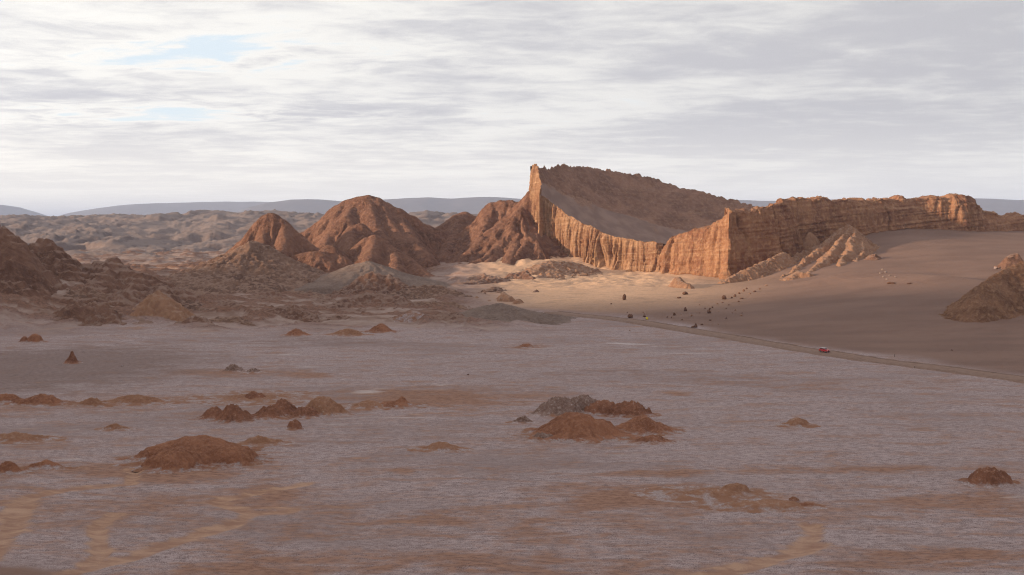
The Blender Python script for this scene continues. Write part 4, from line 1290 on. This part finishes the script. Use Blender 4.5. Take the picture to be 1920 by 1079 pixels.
mound('earth_mound', [(-40, 50, 738, 756), (20, 130, 740, 760)], M_MOUND, 'long low red bank cut by the left edge', seed=319, rough=0.35, rscale=1.8, depth=0.4)
mound('earth_mound', [(-30, 95, 812, 830)], M_MOUND_TAN, 'low tan hump at the left edge below the red bank', seed=321, rough=0.2, rscale=1.6, depth=0.45)
mound('earth_mound', [(192, 240, 795, 808)], M_MOUND_TAN, 'tiny orange swell between the tan bank and the largest mound', seed=323, rough=0.15, rscale=1.2, depth=0.6)
mound('earth_mound', [(55, 125, 863, 880, -0.3)], M_MOUND, 'low brown hump left of the largest mound', seed=325, rough=0.2, rscale=1.2, depth=0.5)
mound('earth_mound', [(-20, 45, 866, 890)], M_MOUND, 'low brown hump cut by the left edge near the trail', seed=326, rough=0.2, rscale=1.2, depth=0.5)
mound('earth_mound', [(452, 530, 818, 836, -0.2)], M_MOUND_TAN, 'flat tan swell just behind the largest mound', seed=327, rough=0.2, rscale=1.3, depth=0.5)
mound('earth_mound', [(1003, 1170, 770, 826, -0.1)], M_MOUND, 'smooth orange brown cone mound, front of the central group', seed=331, rough=0.08, rscale=2.0, power=1.35, gul=0.10)
mound('earth_mound', [(1150, 1262, 780, 813, 0.05)], M_MOUND, 'smaller smooth orange mound to the right in the central group', seed=333, rough=0.08, rscale=1.8, power=1.3, gul=0.09)
mound('rock_outcrop', [(1008, 1090, 745, 780), (1055, 1125, 742, 774)], M_CRUST, 'grey salt crusted rock ridge behind the central orange mounds', 'rock outcrop', seed=335, rough=0.5, rscale=1.4, crag=1.1, power=0.8, depth=0.5)
mound('rock_outcrop', [(1095, 1165, 751, 778), (1140, 1220, 755, 782)], M_MOUND_DK, 'dark brown crusted ridge continuing the grey one behind the orange mounds', 'rock outcrop', seed=337, rough=0.5, rscale=1.2, crag=1.0, power=0.7, depth=0.45)
mound('earth_mound', [(1185, 1258, 816, 833, 0)], M_MOUND_DK, 'low brown crust patch in front of the smaller orange mound', seed=339, rough=0.25, rscale=1.0, crag=0.3, depth=0.5)
mound('rock_outcrop', [(1000, 1038, 813, 826, -0.2)], M_CRUST, 'small cracked crust slab at the left foot of the orange cone mound', 'rock outcrop', seed=340, rough=0.3, rscale=0.9, crag=0.4, power=0.6)
mound('earth_mound', [(1468, 1522, 783, 801, 0)], M_MOUND_TAN, 'single low tan swell on the open flat below the road', seed=341, rough=0.15, rscale=1.2)
mound('earth_mound', [(1812, 1896, 878, 912, -0.1)], M_MOUND_DK, 'rough brown pebbly mound near the right edge', seed=343, rough=0.35, rscale=0.8, crag=0.7, power=0.75, gul=0.1)
mound('earth_mound', [(1250, 1408, 919, 936, 0.75), (1345, 1405, 906, 928, 0.4)], M_MOUND_TAN, 'tan soil lip with a dark steep right end in the near flat', seed=345, rough=0.2, rscale=1.4, power=0.8, depth=0.5)
mound('earth_mound', [(1350, 1500, 940, 955, 0.7)], M_MOUND_TAN, 'flat tan shelf ending in a dark crack near the soil lip', seed=346, rough=0.12, rscale=1.4, power=0.6, depth=0.4)
mound('earth_mound', [(790, 868, 829, 846, 0)], M_MOUND_TAN, 'low tan ripple of soil alone in the middle of the flat', seed=347, rough=0.12, rscale=1.3, depth=0.6)
mound('earth_mound', [(690, 738, 607, 624, 0)], M_MOUND, 'small smooth orange cone at the foot of the hills', seed=349, rough=0.12, rscale=2.0, power=1.2)
mound('earth_mound', [(620, 685, 617, 630, 0)], M_MOUND_TAN, 'pale tan hump beside the small smooth orange cone', seed=350, rough=0.3, rscale=2.0, depth=0.5)
mound('earth_mound', [(535, 575, 617, 630, 0)], M_MOUND, 'low rust hump on the far edge of the flat', seed=351, rough=0.35, rscale=1.8)
mound('rock_pinnacle', [(124, 148, 659, 682, -0.05)], M_MOUND_DK, 'lone pointed rock pinnacle on the far left flat', 'rock pinnacle', seed=353, rough=0.4, rscale=1.4, crag=0.6, power=1.5)
mound('boulder', [(52, 80, 626, 642, 0)], M_MOUND, 'rounded orange boulder near the toothed crag', 'boulder', seed=355, rough=0.3, rscale=1.6, power=0.8)
mound('boulder', [(38, 54, 631, 642, 0)], M_MOUND_DK, 'small dark boulder next to the rounded orange one', 'boulder', seed=357, rough=0.3, rscale=1.4, power=0.7)
mound('rock_outcrop', [(420, 455, 683, 698, 0)], M_CRUST, 'low grey broken crust hump on the far flat', 'rock outcrop', seed=359, rough=0.45, rscale=1.2, crag=0.6)
mound('rock_outcrop', [(460, 490, 691, 700, 0)], M_CRUST, 'small flat piece of grey crust right of the broken crust hump', 'rock outcrop', seed=360, rough=0.4, rscale=1.0, crag=0.5)
mound('earth_mound', [(970, 1005, 645, 652, 0)], M_MOUND, 'tiny flat rust swell on the far flat', seed=361, rough=0.15, rscale=1.4)
mound('rock_outcrop', [(960, 1000, 780, 794, 0)], M_CRUST, 'scattered small crust lumps left of the grey crusted ridge', 'rock outcrop', seed=363, rough=0.35, rscale=0.9, crag=0.5, depth=0.5)


# dark crack at the end of the tan shelf: a narrow trench wall of soil
mound('rock_outcrop', [(1478, 1500, 932, 944, -0.4), (1492, 1532, 943, 950, -0.3)], M_MOUND_DK, 'thin dark crack edge trailing from the tan shelf', 'rock outcrop', seed=365, rough=0.15, rscale=0.5, crag=0.25, power=0.6, depth=0.25)


# ------------------------------------------------------------------ fallen stones
def stone(px, py, wpx, hpx, mat, label, cat='boulder', group=None, seed=1, point=0.0, name='boulder'):
    f = ground_hit(px, py)
    k = f[1] / F
    rx, h = wpx / 2 * k * 0.72, hpx * k * 0.78
    bm = bmesh.new()
    bmesh.ops.create_icosphere(bm, subdivisions=3, radius=1.0)
    rs = np.random.RandomState(seed)
    planes = [(Vector(rs.normal(size=3)).normalized(), rs.uniform(0.55, 0.85)) for _ in range(9)]
    for v in bm.verts:
        c = v.co.copy()
        for nrm, dd in planes:
            e = c.dot(nrm) - dd
            if e > 0:
                c -= nrm * e * 0.9
        n = float(fbm(np.array(c.x * 1.7 + c.z), np.array(c.y * 1.7 - c.z * 0.6), 3, seed))
        c *= 1 + 0.14 * n
        if point and c.z > 0:
            c.x *= 1 - point * min(c.z, 0.95)
            c.y *= 1 - point * min(c.z, 0.95)
        v.co = Vector((c.x * rx * 1.15, c.y * rx * 0.95, (c.z + 0.55) * h / 1.4))
    me = bpy.data.meshes.new(name)
    bm.to_mesh(me)
    bm.free()
    o = link(name, me, mat)
    o.location = (f[0], f[1] + rx * 0.5, f[2])
    o.rotation_euler = (0, 0, rs.uniform(-0.4, 0.4))
    tag(o, label, cat, group)
    return o


G1 = 'stones fallen on the sand below the cliffs'
for i, (px, py, w, h, pt, lab) in enumerate([
        (1171, 563, 12, 14, 0.6, 'pointed dark boulder standing on the brightest sunlit sand'),
        (1182, 597, 14, 9, 0.1, 'squat dark boulder at the road side left of the yellow drum'),
        (1209, 595, 9, 4, 0.0, 'low dark stone touching the yellow drum'),
        (1285, 584, 9, 9, 0.2, 'upright dark boulder, first of the stone trail above the road bend'),
        (1265, 592, 7, 7, 0.2, 'small upright stone just downhill of the first trail boulder'),
        (1329, 588, 11, 8, 0.1, 'broad dark boulder in the middle of the stone trail'),
        (1358, 562, 11, 11, 0.3, 'tall dark boulder uphill in the stone trail'),
        (1305, 615, 9, 10, 0.6, 'pointed dark rock closest to the road'),
        (1299, 615, 9, 4, 0.0, 'flat stone at the foot of the pointed rock by the road'),
        (1285, 553, 14, 7, 0.2, 'dark jagged rock above the pointed boulder on the sunny slope'),
        (1273, 560, 12, 4, 0.1, 'flat dark rock downhill of the jagged one')]):
    stone(px, py, w, h, M_STONE, lab, group=G1, seed=400 + i, point=pt)
small = [(1297, 594, 5, 4), (1332, 602, 6, 3), (1362, 599, 6, 4), (1379, 583, 5, 3), (1373, 588, 3, 3), (1392, 588, 4, 2), (1390, 593, 8, 3), (1336, 578, 5, 4), (1331, 581, 5, 4), (1312, 573, 3, 3), (1251, 596, 4, 3),
         (1259, 597, 3, 3), (1277, 591, 3, 2), (1279, 601, 4, 3), (1316, 610, 7, 3), (1347, 609, 3, 2), (1395, 547, 6, 5), (1415, 548, 8, 4), (1386, 552, 6, 5), (1378, 557, 7, 6), (1372, 560, 5, 4), (1345, 571, 5, 3),
         (1355, 569, 5, 3), (1367, 573, 4, 3), (1206, 587, 3, 3), (1208, 590, 3, 3), (1146, 571, 4, 3), (1348, 586, 3, 2), (1322, 580, 4, 3), (1391, 561, 9, 3), (1181, 621, 4, 2), (1400, 543, 5, 4), (1176, 587, 3, 2),
         (1407, 552, 5, 3), (1385, 567, 6, 3), (1425, 543, 5, 3), (1437, 536, 6, 3), (1362, 580, 4, 2), (1312, 588, 3, 2)]
for i, (px, py, w, h) in enumerate(small):
    stone(px, py, w, h, M_STONE if i % 3 else M_SPUR, 'small brown stone strewn on the sand between the cliff and the road', 'stone', 'small stones on the sand', 450 + i, 0.1, 'stone')
for i, (px, py, w, h) in enumerate([(1655, 507, 5, 4), (1661, 512, 6, 4), (1657, 521, 6, 3), (1663, 525, 5, 3), (1668, 518, 4, 3), (1679, 521, 4, 3), (1650, 514, 3, 3)]):
    stone(px, py, w, h, M_STONE_P, 'pale stone in the little heap at the foot of the ribbed mud spur', 'stone', 'pale stones by the mud spur', 500 + i, 0.0, 'stone')
stone(1672, 533, 20, 4, M_STONE, 'long flat dark slab lying on the dune crest', 'boulder', None, 520)
stone(1706, 533, 12, 3, M_STONE, 'shorter flat dark slab further along the dune crest', 'boulder', None, 521)
stone(1869, 505, 12, 7, M_MOUND, 'small rust boulder on the sand hollow before the gravel hill', 'boulder', None, 522)
stone(1785, 658, 4, 3, M_STONE, 'tiny dark stone on the sand above the road', 'stone', None, 523, 0, 'stone')
stone(228, 688, 6, 4, M_MOUND, 'tiny orange stone on the far flat right of the pinnacle', 'stone', None, 524, 0, 'stone')
stone(878, 704, 5, 3, M_STONE, 'tiny dark stone alone on the middle of the flat', 'stone', None, 525, 0, 'stone')


# ------------------------------------------------------------------ car, drum, stake
def prism(bm, prof, y0, y1, taper=None):
    """profile in (x, z), swept across y; taper scales the y of points by height"""
    f = taper or (lambda x, z: 1.0)
    a = [bm.verts.new((x, y0 * f(x, z), z)) for x, z in prof]
    b = [bm.verts.new((x, y1 * f(x, z), z)) for x, z in prof]
    n = len(prof)
    for i in range(n):
        bm.faces.new((a[i], a[(i + 1) % n], b[(i + 1) % n], b[i]))
    bm.faces.new(a[::-1])
    bm.faces.new(b)


def bm_obj(name, bm, mat, parent, bevel=0.0, smooth=False):
    bmesh.ops.recalc_face_normals(bm, faces=bm.faces)
    if bevel:
        bmesh.ops.bevel(bm, geom=list(bm.edges), offset=bevel, segments=2, affect='EDGES', profile=0.6)
    me = bpy.data.meshes.new(name)
    bm.to_mesh(me)
    bm.free()
    for p in me.polygons:
        p.use_smooth = smooth
    return link(name, me, mat, parent)


def box(bm, x0, x1, y0, y1, z0, z1):
    prism(bm, [(x0, z0), (x1, z0), (x1, z1), (x0, z1)], y0, y1)


def build_car():
    m_red = plain('red_car_paint', (0.55, 0.025, 0.03), 0.35, 0, 0.5, 0.05)
    m_roof = plain('pale_roof_paint', (0.62, 0.60, 0.60), 0.4)
    m_gl = plain('dark_car_glass', (0.02, 0.022, 0.025), 0.12, 0, 0.6)
    m_blk = plain('black_plastic', (0.02, 0.018, 0.018), 0.6)
    m_tyre = plain('tyre_rubber', (0.025, 0.022, 0.02), 0.9)
    m_rim = plain('wheel_metal', (0.4, 0.4, 0.4), 0.4, 0.8)
    m_lamp = plain('headlight_glass', (0.7, 0.7, 0.68), 0.2)
    m_rlamp = plain('tail_light', (0.35, 0.01, 0.01), 0.3)
    f = ground_hit(1546, 661.5)
    pts = np.array(ROAD_PTS)
    k = int(np.argmin(np.hypot(pts[:, 0] - f[0], pts[:, 1] - f[1])))
    d = pts[k + 1] - pts[k]
    car = empty('car', (f[0], f[1], float(ground(np.array(f[0]), np.array(f[1]))) + 0.03), math.atan2(d[1], d[0]))
    tag(car, 'red off-road car with a pale roof driving along the dirt road', 'car')
    bm = bmesh.new()
    prism(bm, [(-2.1, 0.45), (2.05, 0.42), (2.2, 0.6), (2.15, 0.95), (2.0, 1.08), (0.95, 1.16), (-2.1, 1.16), (-2.2, 0.8)], -0.9, 0.9, lambda x, z: 1.0 - 0.06 * max(0, z - 0.8) - 0.05 * max(0, abs(x) - 1.7))
    bm_obj('body', bm, m_red, car, 0.05)
    bm = bmesh.new()
    prism(bm, [(-2.02, 1.13), (0.9, 1.13), (0.3, 1.68), (-1.85, 1.70)], -0.84, 0.84, lambda x, z: 1.0 - 0.22 * (z - 1.13))
    bm_obj('cabin', bm, m_red, car, 0.03)
    bm = bmesh.new()
    prism(bm, [(-1.92, 1.695), (0.33, 1.675), (0.2, 1.77), (-1.8, 1.79)], -0.76, 0.76)
    roof = bm_obj('roof', bm, m_roof, car, 0.03)
    bm = bmesh.new()
    for yb in (-0.62, 0.62):
        box(bm, -1.6, 0.0, yb - 0.02, yb + 0.02, 1.795, 1.84)
    bm_obj('roof_rail', bm, m_blk, roof)
    # glass a little proud of the cabin
    bm = bmesh.new()
    v = [bm.verts.new(c) for c in ((0.90, -0.72, 1.19), (0.90, 0.72, 1.19), (0.37, 0.62, 1.65), (0.37, -0.62, 1.65), (0.86, -0.72, 1.17), (0.86, 0.72, 1.17), (0.33, 0.62, 1.63), (0.33, -0.62, 1.63))]
    for q in ((0, 1, 2, 3), (7, 6, 5, 4), (0, 4, 5, 1), (1, 5, 6, 2), (2, 6, 7, 3), (3, 7, 4, 0)):
        bm.faces.new([v[i] for i in q])
    bm_obj('windscreen', bm, m_gl, car)
    for sy in (-1, 1):
        for x0, x1, x2, x3 in ((0.62, -0.45, -0.45, 0.22), (-0.55, -1.25, -1.25, -0.55), (-1.35, -1.92, -1.80, -1.35)):
            bm = bmesh.new()
            c = [(x0, 0.833, 1.2), (x1, 0.833, 1.2), (x2, 0.757, 1.62), (x3, 0.757, 1.62)]
            a = [bm.verts.new((x, sy * (y + 0.006), z)) for x, y, z in c]
            b = [bm.verts.new((x, sy * (y - 0.02), z)) for x, y, z in c]
            bm.faces.new(a)
            bm.faces.new(b[::-1])
            for i in range(4):
                bm.faces.new((a[i], b[i], b[(i + 1) % 4], a[(i + 1) % 4]))
            bm_obj('side_window', bm, m_gl, car)
        bm = bmesh.new()
        box(bm, 2.08, 2.19, sy * 0.68 - 0.16, sy * 0.68 + 0.16, 0.76, 0.95)
        bm_obj('headlight', bm, m_lamp, car, 0.02)
        bm = bmesh.new()
        box(bm, -2.24, -2.12, sy * 0.76 - 0.09, sy * 0.76 + 0.09, 0.82, 1.1)
        bm_obj('tail_light', bm, m_rlamp, car, 0.02)
        bm = bmesh.new()
        box(bm, 0.45, 0.62, sy * 0.97 - 0.1, sy * 0.97 + 0.1, 1.14, 1.3)
        bm_obj('wing_mirror', bm, m_blk, car, 0.02)
        for wx in (-1.35, 1.38):
            bm = bmesh.new()
            bmesh.ops.create_cone(bm, cap_ends=True, segments=20, radius1=0.37, radius2=0.37, depth=0.24, matrix=Matrix.Translation((wx, sy * 0.82, 0.37)) @ Matrix.Rotation(math.pi / 2, 4, 'X'))
            wh = bm_obj('wheel', bm, m_tyre, car, 0.03)
            bm = bmesh.new()
            bmesh.ops.create_cone(bm, cap_ends=True, segments=16, radius1=0.21, radius2=0.19, depth=0.05, matrix=Matrix.Translation((wx, sy * 0.945, 0.37)) @ Matrix.Rotation(math.pi / 2, 4, 'X'))
            bm_obj('rim', bm, m_rim, wh)
    bm = bmesh.new()
    box(bm, 2.1, 2.215, -0.48, 0.48, 0.68, 0.95)
    bm_obj('grille', bm, m_blk, car, 0.015)
    bm = bmesh.new()
    box(bm, 2.0, 2.32, -0.86, 0.86, 0.42, 0.62)
    bm_obj('bumper', bm, m_blk, car, 0.03)
    bm = bmesh.new()
    box(bm, -2.3, -2.05, -0.86, 0.86, 0.42, 0.62)
    bm_obj('bumper', bm, m_blk, car, 0.03)
    car.scale = (0.88, 0.88, 0.88)
    return car


build_car()


def build_drum():
    m_y = plain('yellow_plastic', (0.68, 0.56, 0.03), 0.5)
    m_d = plain('dark_band', (0.16, 0.13, 0.02), 0.6)
    f = ground_hit(1213, 599.5)
    d = empty('marker_drum', f)
    tag(d, 'small yellow drum at the roadside beside a low dark stone', 'drum')
    prof = [(0.50, 0.0), (0.55, 0.05), (0.55, 0.42), (0.58, 0.46), (0.58, 0.52), (0.54, 0.56), (0.52, 0.98), (0.55, 1.02), (0.55, 1.08), (0.46, 1.14), (0.0, 1.16)]
    bm = bmesh.new()
    seg = 20
    rings = [[bm.verts.new((r * math.cos(2 * math.pi * i / seg), r * math.sin(2 * math.pi * i / seg), z)) for i in range(seg)] if r > 0 else [bm.verts.new((0, 0, z))] for r, z in prof]
    for a, b in zip(rings[:-1], rings[1:]):
        for i in range(seg):
            if len(b) == 1:
                bm.faces.new((a[i], a[(i + 1) % seg], b[0]))
            else:
                bm.faces.new((a[i], a[(i + 1) % seg], b[(i + 1) % seg], b[i]))
    bm_obj('drum_body', bm, m_y, d, smooth=True)
    bm = bmesh.new()
    bmesh.ops.create_cone(bm, cap_ends=True, segments=20, radius1=0.2, radius2=0.12, depth=0.2, matrix=Matrix.Translation((0, 0, 1.24)))
    bm_obj('handle', bm, m_d, d)


build_drum()
mw = plain('weathered_wood', (0.10, 0.065, 0.045), 0.9)
for px, py, hp, lab in [(1677, 670, 6, 'thin dark stake on the upper edge of the dirt road'), (1715, 691, 4, 'short dark stub post on the lower edge of the dirt road')]:
    f = ground_hit(px, py)
    bm = bmesh.new()
    hh = hp * f[1] / F
    bmesh.ops.create_cone(bm, cap_ends=True, segments=8, radius1=0.09, radius2=0.06, depth=hh + 0.3, matrix=Matrix.Translation((0, 0, hh / 2 - 0.15)) @ Matrix.Rotation(0.05, 4, 'Y'))
    o = bm_obj('stake', bm, mw, None)
    o.location = f
    tag(o, lab, 'stake')


# ------------------------------------------------------------------ haze
def build_haze():
    m = bpy.data.materials.new('haze_air')
    m.use_nodes = True
    t = NT(m.node_tree)
    out = t.n('ShaderNodeOutputMaterial')
    v = t.n('ShaderNodeVolumePrincipled')
    v.inputs['Color'].default_value = (0.60, 0.71, 1.0, 1)
    v.inputs['Density'].default_value = 5.0e-5
    v.inputs['Anisotropy'].default_value = 0.0
    t.link(v.outputs[0], out.inputs['Volume'])
    bm = bmesh.new()
    bmesh.ops.create_cube(bm, size=1.0)
    me = bpy.data.meshes.new('haze')
    bm.to_mesh(me)
    bm.free()
    o = link('haze', me, m)
    o.scale = (130000, 64000, 620)
    o.location = (0, 29600, 260)
    tag(o, kind='stuff')


build_haze()
